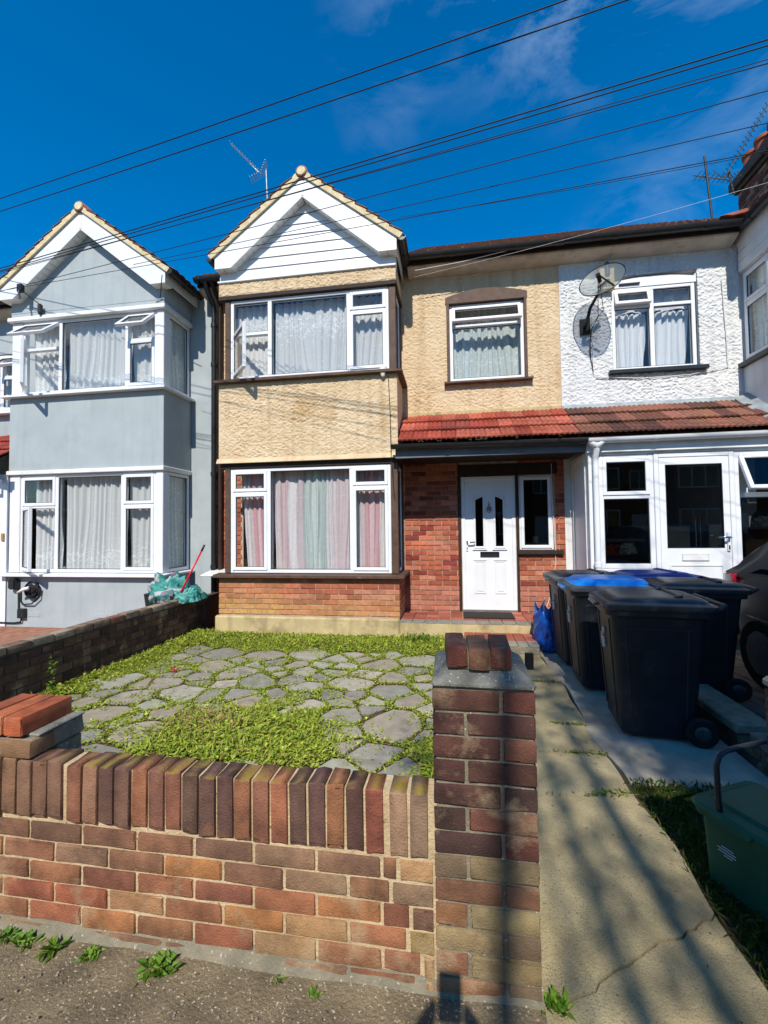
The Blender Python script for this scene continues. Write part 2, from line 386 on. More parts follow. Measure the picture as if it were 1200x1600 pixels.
mat('bin_plastic', hexc('171b20'), hexc('1e242b'), scale=7, rough=0.48, spec=0.4, bump=0.15, bscale=220, stain=hexc('3a4046'), stain_scale=4.5, stain_lo=0.57)
mat('bin_lid', hexc('2b2d30'), hexc('36383a'), scale=6, rough=0.38, spec=0.45, bump=0.15, bscale=200, stain=hexc('63635f'), stain_scale=6, stain_lo=0.56)
mat('bin_grey_rim', hexc('5d5f5e'), hexc('6b6c6a'), scale=8, rough=0.55)
mat('blue_lid', hexc('1f97f0'), hexc('1787e2'), scale=6, rough=0.35, spec=0.45)
mat('dark_blue_lid', hexc('123f93'), hexc('0f3580'), scale=6, rough=0.4, spec=0.45)
mat('green_plastic', hexc('0e5a44'), hexc('0c4e3a'), scale=6, rough=0.55, spec=0.3, bump=0.1, bscale=200)
mat('rubber', hexc('151515'), hexc('1c1b1a'), scale=10, rough=0.8)
mat('car_paint', hexc('14181b'), hexc('181c20'), scale=2, rough=0.35, spec=0.35, coat=0.15)
mat('chrome', hexc('c0c4c8'), rough=0.15, metal=1.0)
mat('tail_red', hexc('a3142a'), hexc('8e0f22'), scale=30, rough=0.15, spec=0.6)
mat('steel', hexc('9a9d9f'), hexc('84878a'), scale=20, rough=0.4, metal=0.8)
mat('dark_steel', hexc('3c3e42'), hexc('2e3033'), scale=20, rough=0.5, metal=0.5)
mat('black_metal', hexc('17181a'), hexc('1f2022'), scale=20, rough=0.5)
mat('white_print', hexc('c9ccca'), rough=0.6)
mat('cable_black', hexc('14161a'), rough=0.6)
mat('cable_white', hexc('cfcfca'), rough=0.6)
mat('terracotta', hexc('a8614c'), hexc('7f4536'), scale=6, rough=0.85, bump=0.4, bscale=60)
mat('chimney_brick', (1, 1, 1), (0.7, 0.66, 0.64), scale=14, rough=0.9, bump=0.5, bscale=70, objcol=True)
mat('lead', hexc('9aa2a6'), hexc('7e868b'), scale=8, rough=0.6, metal=0.2)
mat('room', hexc('8b8478'), hexc('7d766b'), scale=2, rough=0.9)
mat('dark_room', hexc('2c2826'), rough=0.9)
mat('striped_cloth', (1, 1, 1), (0.9, 0.9, 0.9), scale=20, rough=0.9, attr='Col', translucent=0.25)
mat('bag_blue', hexc('0f55b0'), hexc('0a4496'), scale=25, rough=0.35, spec=0.4, bump=0.5, bscale=40, bdist=0.01, stain=hexc('3d7fd0'), stain_scale=12, stain_lo=0.6)
mat('door_mat', hexc('23211f'), hexc('35322e'), scale=60, rough=1.0, bump=1, bscale=250)
mat('porch_red', (1, 1, 1), (0.8, 0.76, 0.74), scale=12, rough=0.75, bump=0.25, bscale=80, objcol=True)
mat('mint_glass', hexc('bcd6cc'), hexc('b0ccc0'), scale=4, rough=0.15, spec=0.5)
mat('wax', hexc('e6e2d6'), rough=0.5)
mat('skin', hexc('a87357'), hexc('9c684c'), scale=20, rough=0.5)
mat('navy_cloth', hexc('1e2430'), hexc('262c38'), scale=40, rough=0.9)
mat('mop_red', hexc('d0142e'), rough=0.35)
mat('cloth_mix', (1, 1, 1), (0.85, 0.85, 0.85), scale=30, rough=0.9, attr='Col')
mat('petal', hexc('d8306a'), rough=0.6)
mat('cardboard', hexc('b08a58'), hexc('a07c4e'), scale=8, rough=0.9)
glass_mat('glass')
glass_mat('dark_glass', (0.35, 0.37, 0.38))
glass_mat('car_glass', (0.12, 0.13, 0.14))
lace_mat('lace_flower', (0.90, 0.93, 0.94), 24, 0.56, 0.74)
lace_mat('lace_plain', (0.80, 0.90, 0.91), 34, 0.55, 0.74)
lace_mat('net_white', (0.88, 0.93, 0.98), 30, 0.66, 0.88)
def mesh_dish():
    m = bpy.data.materials.new('dish_mesh'); m.use_nodes = True
    N, L = m.node_tree.nodes, m.node_tree.links; N.clear()
    out = N.new('ShaderNodeOutputMaterial'); P = N.new('ShaderNodeBsdfPrincipled'); tr = N.new('ShaderNodeBsdfTransparent'); ms = N.new('ShaderNodeMixShader')
    P.inputs['Base Color'].default_value = (*hexc('6f7877'), 1); P.inputs['Roughness'].default_value = 0.5
    ms.inputs[0].default_value = 0.62
    L.new(tr.outputs[0], ms.inputs[1]); L.new(P.outputs[0], ms.inputs[2]); L.new(ms.outputs[0], out.inputs['Surface']); MATS['dish_mesh'] = m
mesh_dish()

# ------------------------------------------------------------------ shared pieces
BRICKS = []
for k in range(8):
    b = MB().box(-0.5, 0.5, -0.5, 0.5, -0.5, 0.5)
    # modelled at true size so that the worn edges stay even
    b.v = [(x * 0.215, y * 0.1025, z * 0.065) for x, y, z in b.v]
    BRICKS.append(b.mesh('brick', bevel=0.0045, jitter=0.0016))
def brick(parent, c, lx=0.215, ly=0.1025, lz=0.065, rz=0.0, col=(0.3, 0.1, 0.05), m='house_brick', tilt=0.0, name='brick'):
    me = random.choice(MESHVAR(m))
    o = bpy.data.objects.new(name, me); C.objects.link(o)
    o.location = c; o.rotation_euler = (tilt * random.uniform(-1, 1), tilt * random.uniform(-1, 1), rz + tilt * random.uniform(-1, 1))
    o.scale = (lx / 0.215, ly / 0.1025, lz / 0.065)
    o.color = (*col[:3], 1)
    adopt(o, parent)
    return o
def worn_brick(seed):
    """hand-made brick with rounded arrises, a few chips and a gritty face"""
    rr = random.Random(seed); bm = bmesh.new()
    bmesh.ops.create_cube(bm, size=1.0); bmesh.ops.subdivide_edges(bm, edges=bm.edges[:], cuts=3, use_grid_fill=True)
    from mathutils import noise as nz
    for v in bm.verts:
        a = [abs(c) * 2 for c in v.co]; k = sum(1 for q in a if q > 0.99)
        p = Vector((v.co.x * 0.215, v.co.y * 0.1025, v.co.z * 0.065))
        for ax in range(3):                       # pull inner loops out towards the arris so that the rounding stays small
            if abs(abs(v.co[ax]) - 0.25) < 0.01: p[ax] = math.copysign((0.215, 0.1025, 0.065)[ax] / 2 - 0.0045, p[ax])
        if k >= 2:
            sh = (0.0012, 0.0022)[k - 2] + (0.007 if rr.random() < 0.12 else 0.0) * rr.random()
            for ax in range(3):
                if a[ax] > 0.99: p[ax] -= math.copysign(sh, p[ax])
        d = nz.noise_vector(p * 26 + Vector((seed * 7.1, 0, 0))) * 0.0024 + nz.noise_vector(p * 90 + Vector((0, seed * 3.3, 0))) * 0.0008
        v.co = p + d
    me = bpy.data.meshes.new('brick'); bm.to_mesh(me); bm.free()
    for q in me.polygons: q.use_smooth = True
    me.set_sharp_from_angle(angle=R(28))
    return me
WORN = [worn_brick(k + 1) for k in range(12)]
_mv = {}
def MESHVAR(m):
    if m not in _mv:
        L = []
        for b in (WORN if m in ('old_brick', 'top_brick') else BRICKS):
            c = b.copy(); c.materials.append(MATS[m]); L.append(c)
        _mv[m] = L
    return _mv[m]
MEAN = (0.262, 0.118, 0.068)
def vary(c, a=0.12):
    k = 1 + random.uniform(-a, a)
    return tuple(max(0, x * k * (1 + random.uniform(-a, a) * 0.35)) for x in c[:3])
HB = [hexc(h) for h in ('b56a50', 'a85d45', 'bd7359', '9d5842', 'b0684f', 'b97a62', '985440')]
def brick_face(parent, a0, a1, z0, rows, face, axis='x', pal=HB, m='house_brick', colf=None, skip=None, pitch=0.075, L=0.215, J=0.010, D=0.06, off0=0.0, inward=1):
    """stretcher courses; axis 'x': wall along X at y=face looking -Y; axis 'y': wall along Y at x=face (inward gives the side of the body)"""
    for r in range(rows):
        off = (0.5 * (r % 2)) * (L + J) + off0
        a = a0 - off
        while a < a1 - 0.015:
            s, e = max(a, a0), min(a + L, a1)
            a += L + J
            if e - s < 0.035: continue
            zc = z0 + r * pitch + (pitch - J) / 2
            segs = [(s, e)]
            if skip:
                for h in skip:
                    if h[2] < zc < h[3]:
                        ns = []
                        for (p, q) in segs:
                            if q <= h[0] or p >= h[1]: ns.append((p, q)); continue
                            if p < h[0] - 0.03: ns.append((p, h[0] - 0.006))
                            if q > h[1] + 0.03: ns.append((h[1] + 0.006, q))
                        segs = ns
            for p, q in segs:
                col = colf((p + q) / 2, zc) if colf else vary(random.choice(pal))
                dj = random.uniform(-0.0025, 0.0025)
                if axis == 'x': brick(parent, ((p + q) / 2, face + D / 2 + dj, zc), q - p, D, pitch - J, 0, col, m, 0.006)
                else: brick(parent, (face + inward * (D / 2 + dj), (p + q) / 2, zc), q - p, D, pitch - J, math.pi / 2, col, m, 0.006)

def half_round(r=0.058, n=9):
    return [(r * math.cos(math.pi + math.pi * k / (n - 1)), r * math.sin(math.pi + math.pi * k / (n - 1))) for k in range(n)]
def gutter(parent, a0, a1, c, axis, m, drop=0.0, name='gutter', r=0.058):
    """half-round gutter with joints; c = (other horizontal coordinate, z)"""
    mb = MB()
    ring = lambda t, z, rr: [((t, c[0] + p[0], z + p[1]) if axis == 'x' else (c[0] + p[0], t, z + p[1])) for p in half_round(rr) + [(rr * 0.85, 0.0), (rr * 0.8, -rr * 0.25), (-rr * 0.8, -rr * 0.25), (-rr * 0.85, 0.0)]]
    mb.loft([ring(a0, c[1], r), ring(a1, c[1] + drop, r)])
    n = max(1, int(abs(a1 - a0) / 1.1))
    for i in range(n):
        t = a0 + (a1 - a0) * (i + 0.6) / n; z = c[1] + drop * (i + 0.6) / n
        mb.loft([ring(t - 0.03, z, r * 1.1), ring(t + 0.03, z, r * 1.1)])
    return obj(name, mb, m, parent, smooth=True, angle=R(40))
def pipe(parent, pts, m, r=0.034, name='downpipe', clips=()):
    mb = MB().tube(pts, r, 12)
    for (x, y, z) in clips:
        mb.lathe([(r * 1.25, -0.03), (r * 1.25, 0.03)], 12, (x, y, z)); mb.box(x - 0.05, x + 0.05, y + r * 0.5, y + r * 1.6, z - 0.015, z + 0.015)
    return obj(name, mb, m, parent, smooth=True, angle=R(40))

def framebox(mb, x0, x1, z0, z1, y0, y1, f):
    mb.box(x0, x0 + f, y0, y1, z0, z1); mb.box(x1 - f, x1, y0, y1, z0, z1)
    mb.box(x0 + f, x1 - f, y0 + 0.0006, y1, z0, z0 + f); mb.box(x0 + f, x1 - f, y0 + 0.0006, y1, z1 - f, z1)
def window(parent, x0, x1, z0, z1, y, cols, T=None, m='upvc', f=0.05, depth=0.07, glass='glass', label=None):
    """cols: [(xa, xb, [(za, zb, kind, angle)])]; kind fixed / sash / top / left / right"""
    W = MB(T)
    framebox(W, x0, x1, z0, z1, y, y + depth, f)
    for i in range(len(cols) - 1):
        xm = cols[i][1]; W.box(xm - f * 0.62, xm + f * 0.62, y, y + depth, z0 + f, z1 - f)
    holes = []
    for i, (xa, xb, ls) in enumerate(cols):
        a = x0 + f if i == 0 else xa + f * 0.62
        b = x1 - f if i == len(cols) - 1 else xb - f * 0.62
        for j, l in enumerate(ls):
            lo = z0 + f if j == 0 else l[0] + f * 0.5
            hi = z1 - f if j == len(ls) - 1 else l[1] - f * 0.5
            if j < len(ls) - 1: W.box(a, b, y + 0.0006, y + depth, l[1] - f * 0.5, l[1] + f * 0.5)
            holes.append((a, b, lo, hi, l[2], l[3] if len(l) > 3 else 0))
    w = obj('window', W, m, parent, bevel=0.006)
    if label: w['label'] = label
    for a, b, lo, hi, kind, ang in holes:
        if kind == 'fixed':
            obj('pane', MB(T).box(a - 0.004, b + 0.004, y + 0.030, y + 0.036, lo - 0.004, hi + 0.004), glass, w)
            bd = MB(T); framebox(bd, a, b, lo, hi, y + 0.016, y + 0.029, 0.010); obj('glazing_bead', bd, 'black_plastic', w)
            continue
        g = 0.012; sf = 0.048
        a, b, lo, hi = a - g, b + g, lo - g, hi + g
        base = T if T is not None else Matrix.Identity(4)
        if kind == 'top': K = base @ Matrix.Translation((0, y - 0.012, hi)) @ Matrix.Rotation(-ang, 4, 'X') @ Matrix.Translation((0, -(y - 0.012), -hi))
        elif kind == 'left': K = base @ Matrix.Translation((a, y - 0.012, 0)) @ Matrix.Rotation(-ang, 4, 'Z') @ Matrix.Translation((-a, -(y - 0.012), 0))
        elif kind == 'right': K = base @ Matrix.Translation((b, y - 0.012, 0)) @ Matrix.Rotation(ang, 4, 'Z') @ Matrix.Translation((-b, -(y - 0.012), 0))
        else: K = base
        S = MB(K); framebox(S, a, b, lo, hi, y - 0.014, y + 0.034, sf)
        s_ = obj('sash', S, m, w, bevel=0.006)
        obj('pane', MB(K).box(a + sf - 0.004, b - sf + 0.004, y + 0.008, y + 0.014, lo + sf - 0.004, hi - sf + 0.004), glass, w)
        bd = MB(K); framebox(bd, a + sf, b - sf, lo + sf, hi - sf, y - 0.004, y + 0.007, 0.007); obj('glazing_bead', bd, 'black_plastic', w)
        if kind != 'sash' and ang:
            st = MB(K); st.box((a + b) / 2 - 0.05, (a + b) / 2 + 0.05, y + 0.034, y + 0.05, lo + 0.012, lo + 0.03); obj('window_handle', st, 'upvc', w)
    return w

def curtain(name, label, x0, x1, z0, z1, y, m, folds=9, amp=0.02, colf=None, T=None, seed=0, gather=0.0, gmid=0.5, group=None, cat='curtain', lean=0.0, sag=0.0):
    xs = lin(x0, x1, 0.009); zs = lin(z0, z1, 0.05)
    U, V = np.meshgrid((xs - x0) / (x1 - x0), (zs - z0) / (z1 - z0))
    ph = (U + 0.16 * (vnoise(U * 2.7 + seed * 1.3, V * 0.4, seed + 8) - 0.5) + 0.03 * V * np.sin(U * 7 + seed)) * folds * 2 * math.pi + 2.2 * vnoise(U * folds * 0.6, V * 1.5 + seed, seed) * 2 + lean * V
    Y = y + amp * (np.sin(ph) * (0.6 + 0.6 * vnoise(U * folds, V * 0.7, seed + 3)) + 0.35 * np.sin(2.3 * ph + 1 + seed))
    W = x1 - x0
    g = gather * (1 - V)                        # pulled together towards the bottom
    X = x0 + W * (U * (1 - g) + gmid * g)
    Z = z0 + (z1 - z0) * V - sag * V * np.abs(np.sin(ph * 0.5))
    P = np.stack([X, Y, Z], -1)
    if T is not None:
        M3 = np.array(T)[:3, :3]; P = P @ M3.T + np.array(T)[:3, 3]
    cols = colf(U, V) if colf else np.ones(P.shape)
    o = put(name, grid_mesh(name, P, cols=cols), m)
    return tag(o, label, cat, group)
def flower_low(U, V):          # dense pattern towards the hem, scattered sprigs above
    d = np.clip(1.12 - 1.3 * np.abs(V - 0.16), 0.86, 1.12)
    return np.stack([d, d, d], -1)
def flower_high(U, V):
    d = np.clip(1.16 - 1.0 * np.abs(V - 0.72), 0.9, 1.16)
    return np.stack([d, d, d], -1)
def all_over(U, V):
    d = 1.0 + 0.06 * np.sin(V * 25)
    return np.stack([d, d, d], -1)

def tiled(parent, O, A, la, U, lu, N_, m='roof_tile', roll=0.15, course=0.3, name='roof', step=0.03):
    """tiled slope: A runs along the eave, U up the slope, N_ outward"""
    O, A, U, N_ = Vector(O), Vector(A).normalized(), Vector(U).normalized(), Vector(N_).normalized()
    us = []
    n = int(math.ceil(lu / course))
    for i in range(n):
        for t in (0.0, 0.004, 0.5, 0.999):
            u = min((i + t) * course, lu); us.append((u, i, t))
    vs = lin(0, la, step)
    P = np.zeros((len(us), len(vs), 3))
    for i, (u, k, t) in enumerate(us):
        for j, v in enumerate(vs):
            hgt = 0.024 * (1 - t) + (0.0 if t == 0.0 else 0.013) * 1 + 0.016 * abs(math.sin(math.pi * v / roll)) + 0.006 * math.sin(v * 3.7 + k * 2.1)
            if t == 0.0: hgt -= 0.02
            P[i, j] = O + A * v + U * u + N_ * hgt
    o = put(name, grid_mesh(name, P, smooth=False), m, parent)
    body = MB()
    q = [O, O + A * la, O + A * la + U * lu, O + U * lu]
    body.hexa([p - N_ * 0.05 for p in q], [p - N_ * 0.004 for p in q])
    obj('roof_deck', body, 'dark_timber', o)
    return o

def gable(parent, xl, xr, xa, ze, za, yb, yw, yback, clad, zc, cx0, cx1, tint=1.0, lz=0.0):
    """front gable over a bay: bargeboards, boxed ends, soffit, verge, two tiled slopes"""
    th = 0.17; bw = 0.25; drop = 0.285
    zin = za - drop
    poly = [(xl, ze - th), (xl, ze), (xa, za), (xr, ze), (xr, ze - th), (xr - bw, ze - th), (xa, zin), (xl + bw, ze - th)]
    pieces('bargeboard', MB().prism(poly[:3] + [poly[6], poly[7]], 'y', yb, yb + 0.022), 'upvc', parent)
    pieces('bargeboard', MB().prism([poly[2], poly[3], poly[4], poly[5], poly[6]], 'y', yb, yb + 0.022), 'upvc', parent)
    obj('bargeboard_joint', MB().box(xa - 0.022, xa + 0.022, yb - 0.006, yb, zin + 0.01, za - 0.02), 'upvc', parent)
    # soffit: level under the boxed ends, sloping up the inside, grooved planks
    s = MB(); e = 0.002
    def sof(p, q):
        d = Vector((q[0] - p[0], 0, q[1] - p[1])); nn = max(1, int(d.length / 0.1))
        nrm = Vector((-d.z, 0, d.x)).normalized()
        if nrm.z < 0: nrm = -nrm
        for i in range(nn):
            a = Vector((p[0], 0, p[1])) + d * (i / nn); b = Vector((p[0], 0, p[1])) + d * ((i + 0.93) / nn)
            lo = [Vector((a.x, yb + 0.022, a.z)) + nrm * e, Vector((b.x, yb + 0.022, b.z)) + nrm * e, Vector((b.x, yw + 0.03, b.z)) + nrm * e, Vector((a.x, yw + 0.03, a.z)) + nrm * e]
            s.hexa(lo, [v + nrm * 0.012 for v in lo])
    sof(poly[0], poly[7]); sof(poly[7], poly[6]); sof(poly[6], poly[5]); sof(poly[5], poly[4])
    obj('soffit', s, 'upvc_old', parent)
    bk = MB()
    bk.prism([(xl + 0.01, ze - th + 0.02), (xl + 0.01, ze - 0.02), (xa, za - 0.02), (xr - 0.01, ze - 0.02), (xr - 0.01, ze - th + 0.02), (xr - bw, ze - th + 0.02), (xa, zin + 0.02), (xl + bw, ze - th + 0.02)], 'y', yb + 0.022, yw + 0.02)
    obj('eaves_box', bk, 'upvc_old', parent)
    # infill
    sl = (za - ze) / (xa - xl)
    def xrange(z):
        if z <= ze: return xl + 0.03, xr - 0.03
        return xl + (z - ze) / sl + 0.03, xr - (z - ze) / ((za - ze) / (xr - xa)) - 0.03
    if clad == 'boards':
        z = zc; hgt = 0.148
        while z < za - 0.2:
            z1 = min(z + hgt - 0.005, za - 0.16)
            (a0, a1), (b0, b1) = xrange(z), xrange(z1)
            a0, a1, b0, b1 = max(a0, cx0), min(a1, cx1), max(b0, cx0), min(b1, cx1)
            mb = MB()
            mb.hexa([(a0, yw - 0.022, z), (a1, yw - 0.022, z), (a1, yw + 0.02, z), (a0, yw + 0.02, z)], [(b0, yw - 0.008, z1), (b1, yw - 0.008, z1), (b1, yw + 0.02, z1), (b0, yw + 0.02, z1)])
            obj('cladding_board', mb, 'upvc', parent)
            z += hgt
        pl = [(cx0, zc), (cx1, zc), (cx1, ze - 0.1), (xa, za - 0.12), (cx0, ze - 0.1)]
        obj('gable_wall', MB().prism(pl, 'y', yw + 0.022, yw + 0.2), 'upvc_old', parent)
        obj('drip_trim', MB().box(cx0 - 0.012, cx1 + 0.012, yw - 0.034, yw + 0.02, zc - 0.03, zc - 0.001), 'upvc', parent, bevel=0.005)
    else:
        pl = [(cx0, zc), (cx1, zc), (cx1, ze - 0.1), (xa, za - 0.12), (cx0, ze - 0.1)]
        obj('gable_wall', MB().prism(pl, 'y', yw, yw + 0.2), clad, parent)
    # verge mortar and tile ends
    for sgn, xe in ((-1, xl), (1, xr)):
        d = Vector((xe - xa, 0, ze - za)); Ln = d.length; d.normalize(); nrm = Vector((-d.z, 0, d.x))
        if nrm.z < 0: nrm = -nrm
        v = MB(); n = 9
        ext = 0.055
        rings = []
        p0 = Vector((xa, 0, za))
        mb = MB()
        for i in range(26):
            t = (Ln + ext) * i / 25
            w1 = 0.066 + 0.010 * math.sin(i * 2.1) + 0.012 * random.random(); dz = -0.03 * max(0, (t - Ln * 0.8) / (Ln * 0.2)) ** 2
            c = p0 + d * t
            rings.append([(c + nrm * 0.004)[:2] and (c.x + nrm.x * 0.003, yb - 0.03, c.z + nrm.z * 0.003), (c.x + nrm.x * w1, yb - 0.035, c.z + nrm.z * w1), (c.x + nrm.x * w1, yb + 0.06, c.z + nrm.z * w1), (c.x + nrm.x * 0.003, yb + 0.06, c.z + nrm.z * 0.003)])
        mb.loft(rings); obj('verge_mortar', mb, 'verge_mortar', parent)
        k = 0
        t = 0.12
        while t < Ln + ext - 0.16:
            c = p0 + d * t
            tb = MB(); a = c + nrm * 0.06; b = c + d * 0.2 + nrm * 0.088
            q = [a, b]
            tb.hexa([(a.x, yb - 0.045, a.z), (b.x, yb - 0.045, b.z), (b.x, yb + 0.3, b.z), (a.x, yb + 0.3, a.z)],
                    [(a.x + nrm.x * 0.02, yb - 0.045, a.z + nrm.z * 0.02), (b.x + nrm.x * 0.022, yb - 0.045, b.z + nrm.z * 0.022), (b.x + nrm.x * 0.022, yb + 0.3, b.z + nrm.z * 0.022), (a.x + nrm.x * 0.02, yb + 0.3, a.z + nrm.z * 0.02)])
            obj('verge_tile', tb, 'roof_tile', parent, bevel=0.004)
            t += 0.2
        tiled(parent, p0 + d * (Ln + ext) + nrm * 0.07 + Vector((0, yb + 0.05, 0)), (0, 1, 0), yback - yb, -d, Ln + ext, nrm)
        obj('fascia', MB().box(*sorted((xe, xe - sgn * 0.02)), yb + 0.03, yw + 0.7, ze - 0.14, ze + 0.02), 'upvc_old', parent)
        gutter(parent, yb - 0.02, yw + 0.5, (xe + sgn * 0.075, ze + 0.0), 'y', 'black_plastic')
    rd = MB().tube([(xa, yb - 0.04, za + 0.055), (xa, yback, za + 0.055)], 0.085, 14); obj('ridge_tile', rd, 'terracotta', parent, smooth=True)
    obj('ridge_mortar', MB().lathe([(0.06, yb - 0.055), (0.074, yb - 0.035)], 14, (xa, 0, za + 0.055), 'y'), 'verge_mortar', parent)

TILES = {}
def porch_tile_mesh(w=0.2, l=0.4):
    if 'a' in TILES: return TILES['a']
    n = 19; top = []; bot = []
    for i in range(n):
        u = i / (n - 1); h = 0.014 * abs(math.sin(u * math.pi * 3)) ** 0.7
        top.append((u * w, h)); bot.append((u * w, h - 0.02))
    mb = MB()
    ring = lambda y, dz: [(x, y, z + dz + 0.016) for x, z in top] + [(x, y, z + dz + 0.016) for x, z in reversed(bot)]
    mb.loft([ring(0, 0.036), ring(l, 0.0)])
    TILES['a'] = mb.mesh('roof_tile'); TILES['a'].materials.append(MATS['porch_tile'])
    return TILES['a']
def porch_roof(parent, x0, x1, ye, ze, yt, zt, pal, skipf=None):
    ang = math.atan2(zt - ze, yt - ye); Ls = math.hypot(zt - ze, yt - ye); rows = 3; ex = Ls / rows; me = porch_tile_mesh()
    n = int(round((x1 - x0) / 0.2)); w = (x1 - x0) / n
    for r in range(rows):
        for i in range(n):
            if skipf and skipf(i, r): continue
            o = bpy.data.objects.new('roof_tile', me); C.objects.link(o)
            s = r * ex
            o.location = (x0 + i * w, ye + s * math.cos(ang), ze + s * math.sin(ang) + random.uniform(0, 0.004)); o.scale = (w / 0.2 * 0.985, (ex + 0.07) / 0.4 if r < 2 else ex / 0.4, 1)
            o.rotation_euler = (ang + random.uniform(-0.01, 0.01), random.uniform(-0.008, 0.008), random.uniform(-0.008, 0.008))
            o.color = (*vary(random.choice(pal), 0.16), 1)
            adopt(o, parent)
    body = MB(); q = [(x0, ye + 0.02, ze - 0.01), (x1, ye + 0.02, ze - 0.01), (x1, yt, zt - 0.02), (x0, yt, zt - 0.02)]
    body.hexa([(a, b, c - 0.06) for a, b, c in q], q)
    obj('canopy_deck', body, 'dark_timber', parent)

YB, YD = 6.0, 6.7
def shell(parent, x0, x1, holes, m, z0=0.0, z1=5.46):
    """front wall with openings plus the dim rooms behind it"""
    obj('wall', MB().wall(x0, x1, z0, z1, YD + 0.012, YD + 0.24, holes), m, parent)
    rm = MB(); e = 0.02
    rm.box(x0 + e, x0 + e + 0.1, YD + 0.245, 11.5, 0.2, 5.4); rm.box(x1 - e - 0.1, x1 - e, YD + 0.245, 11.5, 0.2, 5.4)
    rm.box(x0 + e + 0.1, x1 - e - 0.1, 9.4, 9.5, 0.2, 5.4)
    for z in (0.1, 2.62, 5.2): rm.box(x0 + e + 0.1, x1 - e - 0.1, YD + 0.245, 9.39, z, z + 0.1)
    obj('room_lining', rm, 'room', parent)
def eaves(parent, x0, x1, gm='black_plastic'):
    # coved soffit, fascia, gutter and the roof slope above
    prof = [(YD + 0.01, 5.33), (YD - 0.03, 5.335), (YD - 0.14, 5.355), (YD - 0.22, 5.395), (YD - 0.25, 5.44), (YD - 0.25, 5.47), (YD + 0.01, 5.47)]
    obj('soffit', MB().prism(prof, 'x', x0, x1), 'old_soffit', parent)
    obj('fascia', MB().box(x0, x1, YD - 0.275, YD - 0.252, 5.40, 5.53), 'dark_timber', parent)
    gutter(parent, x0, x1, (YD - 0.345, 5.50), 'x', gm, drop=-0.012, r=0.065)
    a = R(33.3)
    tiled(parent, (x0, YD - 0.33, 5.51), (1, 0, 0), x1 - x0, (0, math.cos(a), math.sin(a)), 4.9, (0, -math.sin(a), math.cos(a)), roll=0.11, course=0.27, step=0.028)

# ================================================================== the setting
g = obj('ground', MB().add([(-400, -400, -0.12), (400, -400, -0.12), (400, 400, -0.12), (-400, 400, -0.12)], [(0, 1, 2, 3)]), 'asphalt'); tag(g, kind='structure')
# pavement: gently uneven asphalt
xs, ys = lin(-6, 7, 0.045), lin(-2.2, 1.60, 0.045); X, Y = np.meshgrid(xs, ys)
Z = 0.012 * fbm(X * 2.2, Y * 2.2, 3) + 0.006 * fbm(X * 12, Y * 12, 5) - 0.010 - 0.018 * np.clip((0.0 - Y) / 2, 0, 1)
edge = np.clip((Y - 1.25) / 0.22, 0, 1); Z = Z + edge * (0.02 * fbm(X * 5, Y * 5, 8))
pv = put('pavement', grid_mesh('pavement', np.stack([X, Y, Z], -1)), 'asphalt'); tag(pv, kind='structure')
kb = MB()
for i in range(14): kb.box(-6 + i * 0.92, -6 + i * 0.92 + 0.912, -2.33, -2.2, -0.12, 0.0)
tag(obj('kerb', kb, 'pad_concrete', bevel=0.01), kind='structure')
tag(obj('garden_ground', MB().box(-3.74, 0.22, 1.59, 6.72, -0.1, -0.012), 'soil'), kind='structure')

# ================================================================== the cream house in the middle
H1 = thing('terraced_house', 'cream roughcast terraced house with white gable, red brick ground floor and white front door', 'house', (-1.2, 6.7, 0))
BX0, BX1 = -3.40, -0.74
holes = [(0.12, 0.905, 0.24, 2.25), (0.945, 1.44, 1.14, 2.25), (-0.03, 1.10, 3.70, 4.98), (-3.3, -0.84, 0.88, 2.42), (-3.3, -0.84, 3.70, 4.92)]
shell(H1, -3.92, 1.59, holes, 'house_mortar')
roughcast('roughcast_render', BX1 - 0.02, 1.59, 3.10, 5.40, YD, 'cream_roughcast', H1, holes=[(-0.03, 1.10, 3.70, 4.98)], seed=11)
roughcast('roughcast_render', -3.86, BX0 + 0.02, 2.44, 5.40, YD, 'cream_roughcast', H1, seed=13)
obj('render_edge', MB().box(-0.74, 1.585, YD - 0.03, YD + 0.011, 3.13, 3.25), 'sand_render', H1, bevel=0.01)
roughcast('roughcast_render', BX0, BX1, 2.47, 3.64, YB, 'cream_roughcast', H1, seed=17)
roughcast('roughcast_render', BX0, BX1, 4.965, 5.16, YB, 'cream_roughcast', H1, seed=19, fall=0.02)
bay = MB()
bay.box(BX0 + 0.004, BX1 - 0.004, YB + 0.012, YD + 0.01, 2.472, 3.64); bay.box(BX0 + 0.004, BX1 - 0.004, YB + 0.012, YD + 0.01, 4.965, 5.2)
pieces('bay_wall', bay, 'cream_roughcast', H1)
bell = MB()
bell.prism([(YB - 0.045, 2.462), (YB - 0.04, 2.475), (YB - 0.012, 2.53), (YB + 0.011, 2.53), (YB + 0.011, 2.462)], 'x', BX0 - 0.02, BX1 + 0.01)
obj('bellcast_drip', bell, 'cream_roughcast', H1)
obj('bay_plinth', MB().box(BX0 + 0.01, BX1 - 0.01, YB + 0.01, YD + 0.01, -0.05, 0.80), 'house_mortar', H1)
obj('plinth_render', MB().box(BX0 + 0.002, BX1 + 0.006, YB - 0.012, YD - 0.82, -0.05, 0.27), 'sand_render', H1, bevel=0.02)
def plinth_col(x, z):
    c = vary(random.choice(HB), 0.14)
    y = hexc('c8a565'); t = min(1, max(0, (0.58 - z) / 0.34)) * random.uniform(0.4, 0.9) + random.uniform(0, 0.06)
    if x < -2.4: t = min(1, t + 0.2)
    return tuple(a * (1 - t) + b * t for a, b in zip(c, y))
brick_face(H1, BX0 + 0.004, BX1 - 0.004, 0.28, 7, YB, colf=plinth_col, pitch=0.0745)
